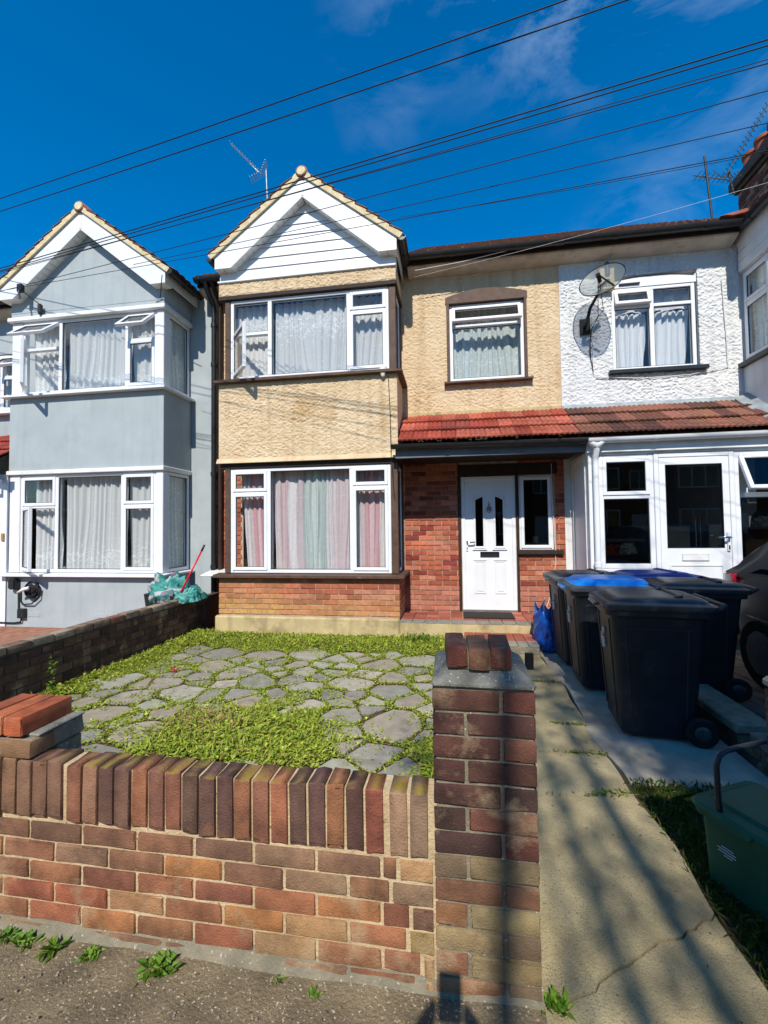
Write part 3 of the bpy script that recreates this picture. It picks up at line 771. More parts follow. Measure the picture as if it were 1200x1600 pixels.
brick_face(H1, YB + 0.07, YD, 0.28, 7, BX1, axis='y', inward=-1, pitch=0.0745, colf=plinth_col)
brick_face(H1, BX1 + 0.005, 1.59, 0.25, 30, YD, skip=[(0.10, 0.925, 0, 2.6), (0.93, 1.46, 1.10, 2.35)], colf=lambda x, z: vary(random.choice(HB + [hexc('8a3f35')]), 0.16) if z > 0.62 else tuple(a * 0.55 + b * 0.45 for a, b in zip(vary(random.choice(HB)), hexc('b58270'))))
brick_face(H1, -3.86, BX0 + 0.0, 0.05, 32, YD)
# timber posts, heads and sills of the bay
tm = MB()
for z0, z1 in ((0.86, 2.40), (3.705, 4.90)):
    tm.box(-3.315, -3.235, YB + 0.02, YB + 0.14, z0, z1); tm.box(-0.85, BX1 - 0.012, YB + 0.02, YB + 0.14, z0, z1)
    tm.box(-3.315, -3.235, YD - 0.11, YD + 0.01, z0, z1); tm.box(BX1 - 0.112, BX1 - 0.012, YD - 0.11, YD + 0.01, z0, z1)
pieces('bay_post', tm, 'brown_paint', H1, bevel=0.006)
hd = MB(); hd.box(BX0 - 0.005, BX1 + 0.005, YB - 0.012, YD, 4.90, 4.962); hd.box(BX0 + 0.01, BX1 - 0.006, YB + 0.015, YD, 2.385, 2.468)
pieces('bay_head', hd, 'dark_timber', H1, bevel=0.006)
for z in (0.802, 3.642):
    sl = MB(); zt = z + 0.058
    sl.prism([(YB - 0.085, z), (YB - 0.085, zt - 0.016), (YB + 0.1, zt), (YB + 0.1, z)], 'x', BX0 - 0.05, BX1 + 0.075)
    sl.prism([(BX1 + 0.075, z), (BX1 + 0.075, zt - 0.016), (BX1 - 0.1, zt), (BX1 - 0.1, z)], 'y', YB + 0.1, YD - 0.01)
    pieces('window_sill', sl, 'brown_paint', H1, bevel=0.004)
wy = YB + 0.035
window(H1, -3.232, -0.852, 0.862, 2.384, wy, [(-3.232, -2.645, [(0.862, 2.03, 'sash'), (2.03, 2.384, 'sash')]), (-2.645, -1.41, [(0.862, 2.384, 'fixed')]), (-1.41, -0.852, [(0.862, 2.08, 'sash'), (2.08, 2.384, 'sash')])])
window(H1, -3.232, -0.852, 3.702, 4.898, wy, [(-3.232, -2.62, [(3.702, 4.385, 'left', R(48)), (4.385, 4.898, 'fixed')]), (-2.62, -1.43, [(3.702, 4.898, 'fixed')]), (-1.43, -0.852, [(3.702, 4.585, 'sash'), (4.585, 4.898, 'sash')])])
TR = Matrix.Translation((BX1 - 0.03, 0, 0)) @ Matrix.Rotation(R(90), 4, 'Z')
for z0, z1 in ((0.862, 2.384), (3.702, 4.898)):
    window(H1, YB + 0.145, YD - 0.112, z0, z1, 0.0, [(YB + 0.145, YD - 0.112, [(z0, z1, 'fixed')])], T=TR, depth=0.06)
# gable
gable(H1, -3.385, -0.706, -2.045, 5.468, 6.50, 5.85, YB, 9.4, 'boards', 5.185, BX0 + 0.005, BX1 - 0.005)
eaves(H1, -0.62, 1.59); eaves(H1, -3.92, -3.45)
# first-floor window over the porch
window(H1, -0.01, 1.085, 3.70, 4.885, YD + 0.03, [(-0.01, 1.085, [(3.70, 4.55, 'fixed'), (4.55, 4.885, 'top', R(24))])])
pieces('window_surround', MB().box(-0.055, -0.012, YD - 0.028, YD + 0.05, 3.70, 4.90).box(1.087, 1.125, YD - 0.028, YD + 0.05, 3.70, 4.90), 'brown_paint', H1, bevel=0.004)
arch = [(-0.07, 4.892), (1.135, 4.892), (1.135, 4.99)] + [(1.135 - 1.205 * t, 4.99 + 0.10 * math.sin(math.pi * t)) for t in np.linspace(0.05, 0.95, 12)] + [(-0.07, 4.985)]
obj('window_arch', MB().prism(arch, 'y', YD - 0.03, YD + 0.05), 'brown_paint', H1)
obj('window_sill', MB().prism([(YD - 0.1, 3.645), (YD - 0.1, 3.675), (YD + 0.06, 3.698), (YD + 0.06, 3.645)], 'x', -0.1, 1.19), 'brown_paint', H1, bevel=0.004)
# ground-floor side window
window(H1, 0.955, 1.435, 1.145, 2.245, YD + 0.02, [(0.955, 1.435, [(1.145, 2.245, 'sash')])], glass='dark_glass', f=0.035)
obj('window_sill', MB().box(0.925, 1.56, YD - 0.06, YD + 0.05, 1.085, 1.142), 'dark_timber', H1, bevel=0.005)
dt = MB(); dt.box(0.068, 0.112, YD - 0.012, YD + 0.06, 0.245, 2.42); dt.box(0.908, 0.945, YD - 0.012, YD + 0.06, 0.245, 2.42); dt.box(0.112, 0.908, YD - 0.012, YD + 0.06, 2.25, 2.42); dt.box(0.945, 1.5, YD - 0.012, YD + 0.06, 2.252, 2.42)
pieces('door_surround', dt, 'dark_timber', H1, bevel=0.004)
# front door
dy = YD + 0.02
fr = MB(); framebox(fr, 0.118, 0.905, 0.245, 2.245, dy - 0.01, dy + 0.07, 0.055); obj('door_frame', fr, 'upvc', H1, bevel=0.006)
dl = (0.165, 0.858, 0.292, 2.20)
lights = [(0.325, 0.435, 1.20, 1.95), (0.615, 0.725, 1.20, 1.95)]
D = MB(); D.wall(*dl, dy + 0.004, dy + 0.05, lights + [(0.39, 0.655, 1.045, 1.115)])
door = obj('front_door', D, 'upvc', H1, weld=True)
for a, b, c, d in lights:
    # pointed glazed lights with raised surrounds
    s = 1 if a < 0.5 else -1
    hi0, hi1 = (d - 0.06, d) if s > 0 else (d, d - 0.06)
    obj('pane', MB().box(a - 0.01, b + 0.01, dy + 0.02, dy + 0.026, c - 0.01, d + 0.01), 'dark_glass', door)
    cov = MB().prism([(a, hi0), (b, hi1), (b, d + 0.004), (a, d + 0.004)], 'y', dy + 0.002, dy + 0.018)
    fb = MB(); q = 0.03
    for p0, p1 in (((a - q, c - q), (b + q, c)), ((a - q, c), (a, d)), ((b, c), (b + q, d))): fb.box(p0[0], p1[0], dy - 0.008, dy + 0.003, p0[1], p1[1])
    fb.prism([(a - q, hi0 - 0.0), (b + q, hi1), (b + q, hi1 + q), (a - q, hi0 + q)], 'y', dy - 0.008, dy + 0.003)
    obj('door_moulding', fb, 'upvc', door, bevel=0.006); obj('door_moulding', cov, 'upvc', door)
    obj('door_moulding', MB().box(a - 0.05, b + 0.05, dy - 0.016, dy + 0.003, c - 0.055, c - 0.036), 'upvc', door, bevel=0.004)
for a, b in ((0.30, 0.46), (0.595, 0.755)):
    pn = MB(); framebox(pn, a, b, 0.50, 0.99, dy - 0.006, dy + 0.003, 0.022); pn.box(a + 0.035, b - 0.035, dy - 0.004, dy + 0.003, 0.535, 0.955)
    obj('door_panel', pn, 'upvc', door, bevel=0.005)
    obj('door_moulding', MB().box(a - 0.01, b + 0.01, dy - 0.014, dy + 0.003, 0.99, 1.005), 'upvc', door, bevel=0.004)
lb = MB(); framebox(lb, 0.385, 0.66, 1.04, 1.12, dy - 0.008, dy + 0.004, 0.010); lb.box(0.395, 0.65, dy + 0.012, dy + 0.02, 1.05, 1.11); obj('letterbox', lb, 'black_plastic', door, bevel=0.002)
hb = MB(); hb.box(0.18, 0.212, dy - 0.012, dy + 0.003, 1.13, 1.32); obj('handle_plate', hb, 'upvc', door, bevel=0.006)
obj('door_handle', MB().tube([(0.196, dy - 0.01, 1.275), (0.196, dy - 0.05, 1.275), (0.215, dy - 0.055, 1.262), (0.31, dy - 0.05, 1.262)], 0.011, 8), 'chrome', door, smooth=True)
kn = MB(); kn.lathe([(0.032, -0.012), (0.036, 0.0), (0.02, 0.006)], 18, (0.525, dy - 0.004, 1.76), 'y')
ring = [(0.525 + 0.032 * math.cos(t), dy - 0.018, 1.745 + 0.045 * math.sin(t)) for t in np.linspace(-math.pi, math.pi, 17)]
kn.tube(ring, 0.006, 6); kn.tube([(0.525, dy - 0.008, 1.80), (0.525, dy - 0.008, 1.87)], [0.012, 0.003], 8); obj('door_knocker', kn, 'steel', door, smooth=True)
obj('keyhole', MB().box(0.19, 0.202, dy - 0.014, dy - 0.011, 1.155, 1.185), 'black_metal', door)
obj('door_threshold', MB().box(0.12, 0.9, dy - 0.05, dy - 0.0105, 0.243, 0.268), 'steel', H1)
# canopy over the porch
canopy = porch_roof(H1, BX1 + 0.02, 1.60, 5.83, 2.615, YD - 0.01, 3.175, [hexc(h) for h in ('a8503f', 'b25a46', '9a4436', 'ba6450', '8d4538', 'a45c48')])
obj('canopy_soffit', MB().box(BX1 + 0.004, 1.66, 5.9, YD - 0.002, 2.46, 2.478), 'dark_timber', H1)
obj('fascia', MB().box(BX1 - 0.02, 1.665, 5.868, 5.895, 2.425, 2.555), 'grey_fascia', H1, bevel=0.004)
gutter(H1, -0.81, 1.665, (5.80, 2.60), 'x', 'black_plastic', drop=-0.03, r=0.06)
mo = MB()
for i in range(16):
    x, r_ = random.uniform(-0.5, 1.5), random.choice((0, 1, 2))
    c = Vector((x, 5.83 + 0.29 * r_ - 0.012, 2.63 + 0.19 * r_)); s_ = random.uniform(0.008, 0.022)
    for j in range(5):
        d = Vector((random.uniform(-1, 1) * 1.6, random.uniform(-0.6, 0.3), random.uniform(-0.3, 0.7))) * s_
        mo.lathe([(0.001, -s_ * 0.6), (s_ * 0.8, -s_ * 0.1), (s_ * 0.5, s_ * 0.4), (0.001, s_ * 0.6)], 6, c + d)
mat('moss', hexc('33331c'), hexc('4a3d24'), scale=40, rough=1, bump=1, bscale=200)
obj('moss', mo, 'moss', H1, smooth=True)['kind'] = 'stuff'
# front step and porch floor, faced in red quarry tiles
for (x0, x1, y0, y1, zt, nx, ny, m0) in ((BX1 + 0.004, 1.62, 5.90, YD + 0.0, 0.24, 14, 5, 'sand_render'), (0.11, 0.955, 5.32, 5.898, 0.12, 7, 3, 'grey_mortar')):
    st = obj('front_step', MB().box(x0, x1, y0, y1, -0.05, zt - 0.016), m0, H1, bevel=0.01)
    tw, tl = (x1 - x0) / nx, (y1 - y0) / ny
    for i in range(nx):
        for j in range(ny):
            o = brick(st, (x0 + (i + 0.5) * tw, y0 + (j + 0.5) * tl - 0.005, zt - 0.008), tw - 0.008, tl - 0.008, 0.022, 0, vary(hexc(random.choice(('a5604c', '9a5644', 'b06c58', '8e5242')) if j else '8d8a80'), 0.12), 'porch_red', 0.003, name='floor_tile')
# downpipe on the party line and the render strip beside it
pipe(H1, [(-3.84, 6.36, 5.46), (-3.84, 6.40, 5.36), (-3.84, 6.60, 5.18), (-3.84, 6.62, 5.0), (-3.84, 6.62, 0.05)], 'black_plastic', 0.040, clips=[(-3.84, 6.62, z) for z in (0.9, 2.4, 4.2, 4.85)])
pipe(H1, [(-3.735, 6.36, 5.44), (-3.735, 6.64, 5.2), (-3.735, 6.64, 0.6)], 'dark_timber', 0.035)
obj('strip_sill', MB().prism([(6.30, 0.78), (6.30, 0.80), (6.69, 0.86), (6.69, 0.80)], 'x', -3.88, -3.43), 'upvc_old', H1, bevel=0.004)
# wires clipped to the front
pipe(H1, [(-0.86, YB - 0.022, 3.6), (-0.84, YB - 0.025, 3.1), (-0.83, YB - 0.05, 2.5), (-0.82, YB - 0.02, 2.3), (-0.80, YB - 0.0, 1.9)], 'cable_black', 0.0045, name='cable')
pipe(H1, [(1.42, YD - 0.012, 2.4), (1.43, YD - 0.012, 1.6), (1.45, YD - 0.012, 1.0), (1.40, YD - 0.013, 0.6), (1.30, YD - 0.014, 0.3)], 'cable_white', 0.005, name='cable')
pipe(H1, [(-0.5, 6.40, 5.30), (0.2, 6.40, 5.36), (0.95, 6.36, 5.45)], 'cable_white', 0.005, name='cable')

obj_ = obj('white_cloth', MB().loft([[(-0.93 + 0.05 * math.cos(t) * k, YB - 0.05 + 0.03 * math.sin(t) * k, z) for t in np.linspace(0, 2 * math.pi, 9)[:-1]] for z, k in ((3.72, 0.5), (3.70, 1.1), (3.66, 0.8), (3.60, 0.6), (3.58, 0.2))]), 'wax', smooth=True)
tag(obj_, 'small white plastic wrap hanging on the upper bay sill of the cream house', 'plastic wrap')

# curtains of the cream house
def stripes(U, V):
    st = np.array([hexc('ddd5d8'), hexc('d6bfc5'), hexc('e6e2e4'), hexc('d0c2c7'), hexc('c3cfce'), hexc('d0dbd9'), hexc('bac8c8'), hexc('ded9dd'), hexc('d9cbd0'), hexc('e6e3e5')])
    k = np.clip(((U + 0.03 * np.sin(V * 3)) * len(st)), 0, len(st) - 1.001); i = k.astype(int); return st[i]
def stripes2(U, V):
    st = np.array([hexc('e0dde0'), hexc('d6ced2'), hexc('d6aab2'), hexc('e2c9ce'), hexc('d2a8af'), hexc('e6e0e3'), hexc('dbd4d8')])
    return st[np.clip((U * len(st)).astype(int), 0, len(st) - 1)]
cy = YB + 0.19
curtain('curtain', 'mint, white and pink striped curtain in the middle of the lower cream bay', -2.62, -1.43, 0.86, 2.36, cy, 'striped_cloth', 11, 0.022, stripes, seed=2, gather=0.06)
curtain('curtain', 'pink and white curtain behind the left light of the lower bay of the cream house', -3.16, -2.63, 0.86, 2.36, cy + 0.01, 'striped_cloth', 5, 0.02, stripes2, seed=4, gather=0.25, gmid=1.0)
curtain('curtain', 'pink and white curtain behind the right light of the lower bay of the cream house', -1.42, -0.88, 0.86, 2.36, cy + 0.01, 'striped_cloth', 6, 0.02, stripes2, seed=5, gather=0.05)
curtain('net_curtain', 'flowered net curtain behind the middle pane of the upper bay of the cream house', -2.6, -1.44, 3.66, 4.87, cy, 'lace_flower', 9, 0.022, flower_high, seed=6)
curtain('net_curtain', 'flowered net curtain behind the right light of the upper bay of the cream house', -1.42, -0.88, 3.66, 4.87, cy + 0.01, 'lace_flower', 5, 0.02, flower_high, seed=7)
curtain('net_curtain', 'flowered net curtain behind the open casement of the upper bay of the cream house', -3.2, -2.63, 3.66, 4.87, cy + 0.01, 'lace_flower', 5, 0.02, flower_high, seed=8)
curtain('net_curtain', 'pale blue patterned net curtain in the window above the red porch roof', -0.02, 1.09, 3.66, 4.88, YD + 0.24, 'lace_plain', 9, 0.022, all_over, seed=9)
curtain('net_curtain', 'narrow net curtain in the side return of the upper bay of the cream house', YB + 0.15, YD - 0.12, 3.68, 4.88, 0.12, 'lace_flower', 4, 0.015, flower_high, T=TR, seed=3)
curtain('curtain', 'narrow pink curtain in the side return of the lower bay of the cream house', YB + 0.15, YD - 0.12, 0.86, 2.36, 0.12, 'striped_cloth', 4, 0.015, stripes2, T=TR, seed=5)
cd = MB(); cd.lathe([(0.038, 0), (0.042, 0.01), (0.042, 0.085), (0.036, 0.09), (0.03, 0.075)], 20, (1.20, YD + 0.13, 1.25)); cd.tube([(1.2, YD + 0.13, 1.32), (1.2, YD + 0.13, 1.345)], 0.002, 6)
tag(obj('candle', cd, 'wax', smooth=True, angle=R(40)), 'white candle on the sill of the narrow dark window beside the front door', 'candle')
tag(obj('sill_shelf', MB().box(0.96, 1.43, YD + 0.09, YD + 0.24, 1.22, 1.248), 'room'), 'dark inner sill behind the narrow window beside the front door', 'sill')
tag(obj('door_mat', MB().box(0.12, 0.80, 6.16, 6.56, 0.246, 0.262), 'door_mat', bevel=0.005), 'black rubber mat lying on the tiles before the front door', 'door mat')

# ================================================================== the grey house on the left
H2 = thing('terraced_house', 'smooth pale grey rendered terraced house with white bargeboards on the left', 'house', (-6.5, 6.7, 0))
LX0, LX1 = -7.02, -4.30
holes2 = [(LX0 + 0.1, LX1 - 0.1, 0.88, 2.42), (LX0 + 0.1, LX1 - 0.1, 3.70, 4.86), (-8.65, -7.45, 3.66, 4.72), (-8.2, -7.25, 0.1, 2.1)]
shell(H2, -9.4, -3.93, holes2, 'grey_render')
b2 = MB(); b2.box(LX0, LX1, YB, YD + 0.01, -0.05, 0.80); b2.box(LX0, LX1, YB, YD + 0.01, 2.47, 3.63); b2.box(LX0, LX1, YB, YD + 0.01, 4.945, 5.02)
pieces('bay_wall', b2, 'grey_render', H2, bevel=0.006)
obj('gable_return', MB().box(LX0 + 0.001, LX1 - 0.001, YB + 0.202, YD + 0.6, 5.021, 5.28), 'grey_render', H2)
gable(H2, -7.08, -4.18, -5.625, 5.355, 6.45, 5.85, YB, 9.4, 'grey_render', 5.022, LX0 + 0.001, LX1 - 0.001)
eaves(H2, -4.02, -3.93); eaves(H2, -9.4, -7.05)
hd = MB(); hd.box(LX0 - 0.03, LX1 + 0.035, YB - 0.045, YD, 4.875, 4.944); hd.box(LX0 - 0.02, LX1 + 0.02, YB - 0.03, YD, 2.40, 2.468); pieces('bay_head', hd, 'upvc_old', H2, bevel=0.008)
for z in (0.802, 3.632):
    sl = MB(); sl.prism([(YB - 0.10, z), (YB - 0.10, z + 0.035), (YB + 0.1, z + 0.05), (YB + 0.1, z)], 'x', LX0 - 0.08, LX1 + 0.08)
    sl.prism([(LX1 + 0.08, z), (LX1 + 0.08, z + 0.035), (LX1 - 0.1, z + 0.05), (LX1 - 0.1, z)], 'y', YB + 0.1, YD - 0.005)
    pieces('window_sill', sl, 'upvc', H2, bevel=0.004)
pst = MB()
for z0, z1 in ((0.855, 2.398), (3.685, 4.873)):
    pst.box(LX0 + 0.01, LX0 + 0.2, YB + 0.012, YB + 0.12, z0, z1); pst.box(LX1 - 0.13, LX1 - 0.012, YB + 0.012, YB + 0.12, z0, z1)
pieces('bay_post', pst, 'upvc', H2, bevel=0.008)
wy = YB + 0.025
window(H2, LX0 + 0.202, LX1 - 0.132, 0.856, 2.396, wy, [(LX0 + 0.202, -6.16, [(0.856, 1.89, 'left', R(34)), (1.89, 2.396, 'sash')]), (-6.16, -5.0, [(0.856, 2.396, 'fixed')]), (-5.0, LX1 - 0.132, [(0.856, 1.89, 'sash'), (1.89, 2.396, 'sash')])])
window(H2, LX0 + 0.202, LX1 - 0.132, 3.686, 4.871, wy, [(LX0 + 0.202, -6.13, [(3.686, 4.42, 'left', R(46)), (4.42, 4.871, 'top', R(48))]), (-6.13, -4.95, [(3.686, 4.871, 'fixed')]), (-4.95, LX1 - 0.132, [(3.686, 4.44, 'sash'), (4.44, 4.871, 'top', R(46))])])
TL = Matrix.Translation((LX1 - 0.02, 0, 0)) @ Matrix.Rotation(R(90), 4, 'Z')
for z0, z1 in ((0.856, 2.396), (3.686, 4.871)):
    window(H2, YB + 0.125, YD - 0.01, z0, z1, 0.0, [(YB + 0.125, YD - 0.01, [(z0, z1, 'fixed')])], T=TL, depth=0.06)
# window over the door, vent open; porch with door and tiled canopy
window(H2, -8.62, -7.48, 3.66, 4.70, YD + 0.02, [(-8.62, -8.05, [(3.66, 4.3, 'sash'), (4.3, 4.7, 'sash')]), (-8.05, -7.48, [(3.66, 4.3, 'sash'), (4.3, 4.7, 'top', R(48))])])
obj('window_sill', MB().box(-8.7, -7.42, YD - 0.11, YD + 0.04, 3.60, 3.655), 'upvc', H2, bevel=0.006)
pw = MB().wall(-9.3, LX0 - 0.01, 0.0, 2.42, 5.99, 6.08, [(-8.15, -7.2, 0.05, 2.12)]); obj('porch_wall', pw, 'upvc', H2)
fr = MB(); framebox(fr, -8.15, -7.2, 0.05, 2.12, 5.985, 6.06, 0.06); obj('door_frame', fr, 'upvc', H2, bevel=0.006)
dr = obj('front_door', MB().wall(-8.088, -7.262, 0.11, 2.06, 6.0, 6.045, [(-7.95, -7.40, 0.95, 1.92)]), 'upvc', H2, weld=True)
obj('pane', MB().box(-7.96, -7.39, 6.015, 6.021, 0.94, 1.93), 'mint_glass', dr)
mot = MB()
for i in range(9):
    a = i * 0.7; mot.tube([(-7.45 + 0.06 * math.cos(a), 6.012, 1.25 + 0.05 * i), (-7.50 + 0.09 * math.cos(a + 0.5), 6.011, 1.27 + 0.05 * i), (-7.46 + 0.05 * math.cos(a + 1.1), 6.012, 1.31 + 0.05 * i)], 0.007, 5)
obj('etched_motif', mot, 'dark_steel', dr)
fb = MB(); framebox(fb, -7.97, -7.38, 0.93, 1.94, 5.992, 6.0, 0.02); obj('door_moulding', fb, 'upvc', dr, bevel=0.003)
vt = MB(Matrix.Translation((0, 5.97, 2.33)) @ Matrix.Rotation(R(-30), 4, 'X')); framebox(vt, -8.0, -7.1, -0.19, 0.0, -0.03, 0.01, 0.04); obj('fanlight', vt, 'upvc', H2, bevel=0.004)
obj('doorbell', MB().box(-7.11, -7.06, 5.965, 5.989, 1.36, 1.48), 'cardboard', H2, bevel=0.005)
porch_roof(H2, -9.3, LX0 - 0.02, 5.75, 2.60, YD - 0.01, 3.2, [hexc(h) for h in ('9b4438', '8d3e34', 'a54c3e')])
gutter(H2, -9.3, LX0 + 0.1, (5.70, 2.55), 'x', 'black_plastic')
pipe(H2, [(-6.98, 5.70, 2.5), (-6.98, 5.75, 2.42), (-7.12, 5.85, 2.36), (-7.3, 5.9, 2.38)], 'black_plastic', 0.03)
vb = MB(); framebox(vb, -6.62, -6.42, YB, 0, 0, 0, 0) if False else vb.box(-6.62, -6.40, YB - 0.006, YB + 0.002, 0.17, 0.24); obj('air_brick', vb, 'grey_render', H2, bevel=0.003)
obj('air_brick', MB().box(-5.45, -5.22, YB - 0.006, YB + 0.002, 0.17, 0.24), 'grey_render', H2, bevel=0.003)
bk = MB(); bk.tube([(-6.66, 5.84, 5.28), (-6.66, 5.79, 5.30), (-6.63, 5.79, 5.14)], 0.016, 8); bk.box(-6.69, -6.61, 5.79, 5.849, 5.26, 5.38); bk.lathe([(0.02, 0), (0.035, 0.03), (0.035, 0.15), (0.015, 0.17)], 12, (-6.42, YB - 0.06, 4.94)); bk.tube([(-6.63, 5.81, 5.28), (-6.42, YB - 0.06, 5.1)], 0.008, 6)
obj('wire_bracket', bk, 'dark_steel', H2)
pipe(H2, [(-4.12, 5.7, 5.20), (-4.35, YB - 0.02, 5.05), (-4.42, YB - 0.02, 4.97), (-4.30, YB - 0.03, 4.99)], 'cable_black', 0.006, name='cable')
cy = YB + 0.17
for nm, a, b, lo, hi, fo, gt, lab in (('net_curtain', -6.12, -4.98, 3.68, 4.86, 8, 0, 'white flowered net curtain behind the large upper pane of the grey house'), ('net_curtain', -4.95, -4.45, 3.68, 4.86, 4, 0.1, 'white flowered net curtain in the right light of the upper bay of the grey house'),
                          ('net_curtain', -6.78, -6.15, 3.68, 4.86, 5, 0.15, 'white net curtain in the open left casement of the grey upper bay'), ('net_curtain', -6.13, -5.03, 0.86, 2.38, 9, 0, 'white flowered net curtain behind the large lower pane of the grey house'),
                          ('net_curtain', -5.0, -4.45, 0.86, 2.38, 4, 0.12, 'white flowered net curtain in the right light of the lower bay of the grey house'), ('net_curtain', -6.7, -6.17, 0.86, 2.38, 5, 0.1, 'white flowered net curtain behind the open casement of the lower bay of the grey house')):
    curtain(nm, lab, a, b, lo, hi, cy, 'lace_flower', fo, 0.024, flower_low, seed=int(a * 10) % 17, gather=gt)
for z0, z1, lab in ((0.87, 2.38, 'grey net curtain in the side return of the lower bay of the grey house'), (3.69, 4.86, 'grey net curtain in the side return of the upper bay of the grey house')):
    curtain('net_curtain', lab, YB + 0.13, YD, z0, z1, 0.1, 'lace_plain', 5, 0.015, all_over, T=TL, seed=3)
curtain('curtain', 'cream and blue curtain in the small window at the far left edge', -8.6, -7.5, 3.62, 4.68, YD + 0.2, 'lace_flower', 7, 0.02, flower_low, seed=12)

# ================================================================== the white house on the right
H3 = thing('terraced_house', 'white roughcast terraced house with glazed white porch and brown tiled canopy', 'house', (4.3, 6.7, 0))
RX0, RX1 = 3.98, 6.66
holes3 = [(2.30, 3.44, 3.68, 5.08), (RX0 + 0.1, RX1 - 0.1, 0.88, 2.42), (RX0 + 0.1, RX1 - 0.1, 3.70, 4.9), (2.0, 2.9, 0.1, 2.1)]
shell(H3, 1.595, 7.1, holes3, 'white_roughcast')
roughcast('roughcast_render', 1.592, RX0, 3.16, 5.40, YD, 'white_roughcast', H3, holes=[(2.30, 3.44, 3.68, 5.08)], seed=29, amp=0.02)
ar = [(2.30, 4.92), (3.44, 4.92)] + [(3.44, 5.07)] + [(3.44 - 1.14 * t, 4.975 + 0.085 * math.sin(math.pi * (0.12 + 0.76 * t)) + 0.0) for t in np.linspace(0.02, 0.98, 12)] + [(2.30, 4.96)]
obj('window_arch', MB().prism(ar, 'y', YD + 0.02, YD + 0.09), 'upvc', H3)
window(H3, 2.315, 3.425, 3.705, 4.918, YD + 0.03, [(2.315, 2.855, [(3.705, 4.64, 'fixed'), (4.64, 4.918, 'top', R(16))]), (2.855, 3.425, [(3.705, 4.64, 'fixed'), (4.64, 4.918, 'fixed')])])
obj('window_sill', MB().box(2.235, 3.52, YD - 0.085, YD + 0.05, 3.645, 3.70), 'black_plastic', H3, bevel=0.005)
obj('trickle_vent', MB().box(2.42, 2.70, YD - 0.004, YD + 0.02, 4.955, 4.975), 'black_plastic', H3)
b3 = MB(); b3.box(RX0, RX1, YB + 0.002, YD + 0.01, -0.05, 0.80); b3.box(RX0, RX1, YB + 0.002, YD + 0.01, 2.47, 3.63); b3.box(RX0, RX1, YB + 0.03, YD + 0.01, 4.945, 5.25)
pieces('bay_wall', b3, 'white_roughcast', H3)
for i in range(3): obj('cladding_board', MB().box(RX0 - 0.03, RX0 - 0.001, YB + 0.02, YD - 0.03, 4.96 + 0.135 * i, 4.96 + 0.135 * i + 0.13), 'upvc_old', H3, bevel=0.005)
obj('gable_return', MB().box(RX0 + 0.001, RX1 - 0.001, YB + 0.202, YD + 0.6, 5.252, 5.36), 'upvc_old', H3)
gable(H3, 3.94, 6.74, 5.34, 5.47, 6.55, 5.85, YB, 9.4, 'boards', 5.26, RX0 + 0.01, RX1 - 0.01)
pieces('window_sill', MB().box(RX0 - 0.07, RX1 + 0.05, YB - 0.07, YB + 0.09, 3.632, 3.69).box(RX0 - 0.07, RX0 + 0.09, YB + 0.09, YD - 0.01, 3.632, 3.69), 'black_plastic', H3, bevel=0.005)
TW = Matrix.Translation((RX0 + 0.02, 0, 0)) @ Matrix.Rotation(R(-90), 4, 'Z')
window(H3, -(YD - 0.03), -(YB + 0.12), 3.692, 4.94, 0.0, [(-(YD - 0.03), -(YB + 0.12), [(3.692, 4.5, 'sash'), (4.5, 4.94, 'sash')])], T=TW, depth=0.06)
pieces('bay_post', MB().box(RX0 + 0.01, RX0 + 0.12, YB + 0.01, YB + 0.118, 3.692, 4.94).box(RX1 - 0.12, RX1 - 0.01, YB + 0.01, YB + 0.118, 3.692, 4.94), 'upvc', H3, bevel=0.006)
window(H3, RX0 + 0.122, RX1 - 0.122, 3.692, 4.94, YB + 0.03, [(RX0 + 0.122, 4.6, [(3.692, 4.5, 'sash'), (4.5, 4.94, 'sash')]), (4.6, 5.9, [(3.692, 4.94, 'fixed')]), (5.9, RX1 - 0.122, [(3.692, 4.5, 'sash'), (4.5, 4.94, 'sash')])])
window(H3, RX0 + 0.122, RX1 - 0.122, 0.86, 2.46, YB + 0.03, [(RX0 + 0.122, 4.6, [(0.86, 1.9, 'sash'), (1.9, 2.46, 'sash')]), (4.6, 5.9, [(0.86, 2.46, 'fixed')]), (5.9, RX1 - 0.122, [(0.86, 1.9, 'sash'), (1.9, 2.46, 'sash')])])
eaves(H3, 1.59, 3.86); eaves(H3, 6.78, 7.1)
obj('valley_tile', MB().prism([(3.55, 5.56), (3.75, 5.60), (3.88, 5.63), (3.9, 5.57), (3.7, 5.54)], 'y', 6.3, 6.42), 'terracotta', H3, bevel=0.01)
# chimney stack
ch = obj('chimney', MB().box(5.55, 6.25, 7.93, 9.27, 5.9, 7.86).box(5.5, 6.3, 7.88, 9.32, 7.86, 7.94).box(5.44, 6.36, 7.82, 9.38, 7.94, 8.12), 'dark_mortar', H3)
CB = [hexc(h) for h in ('8c5a48', '7a4a3c', '9a6a52', '6d4438', 'a5806a')]
brick_face(ch, 5.545, 6.255, 6.2, 22, 7.92, pal=CB, m='chimney_brick', D=0.03)
brick_face(ch, 7.93, 9.27, 6.2, 22, 5.54, axis='y', inward=1, pal=CB, m='chimney_brick', D=0.03)
for i in range(4):
    y = 8.08 + i * 0.345
    pt = MB(); pt.lathe([(0.15, 8.12), (0.145, 8.3), (0.135, 8.42), (0.165, 8.44), (0.165, 8.50), (0.13, 8.50), (0.12, 8.3)], 20, (5.72, y, 0)); obj('chimney_pot', pt, 'terracotta', ch, smooth=True, angle=R(40))
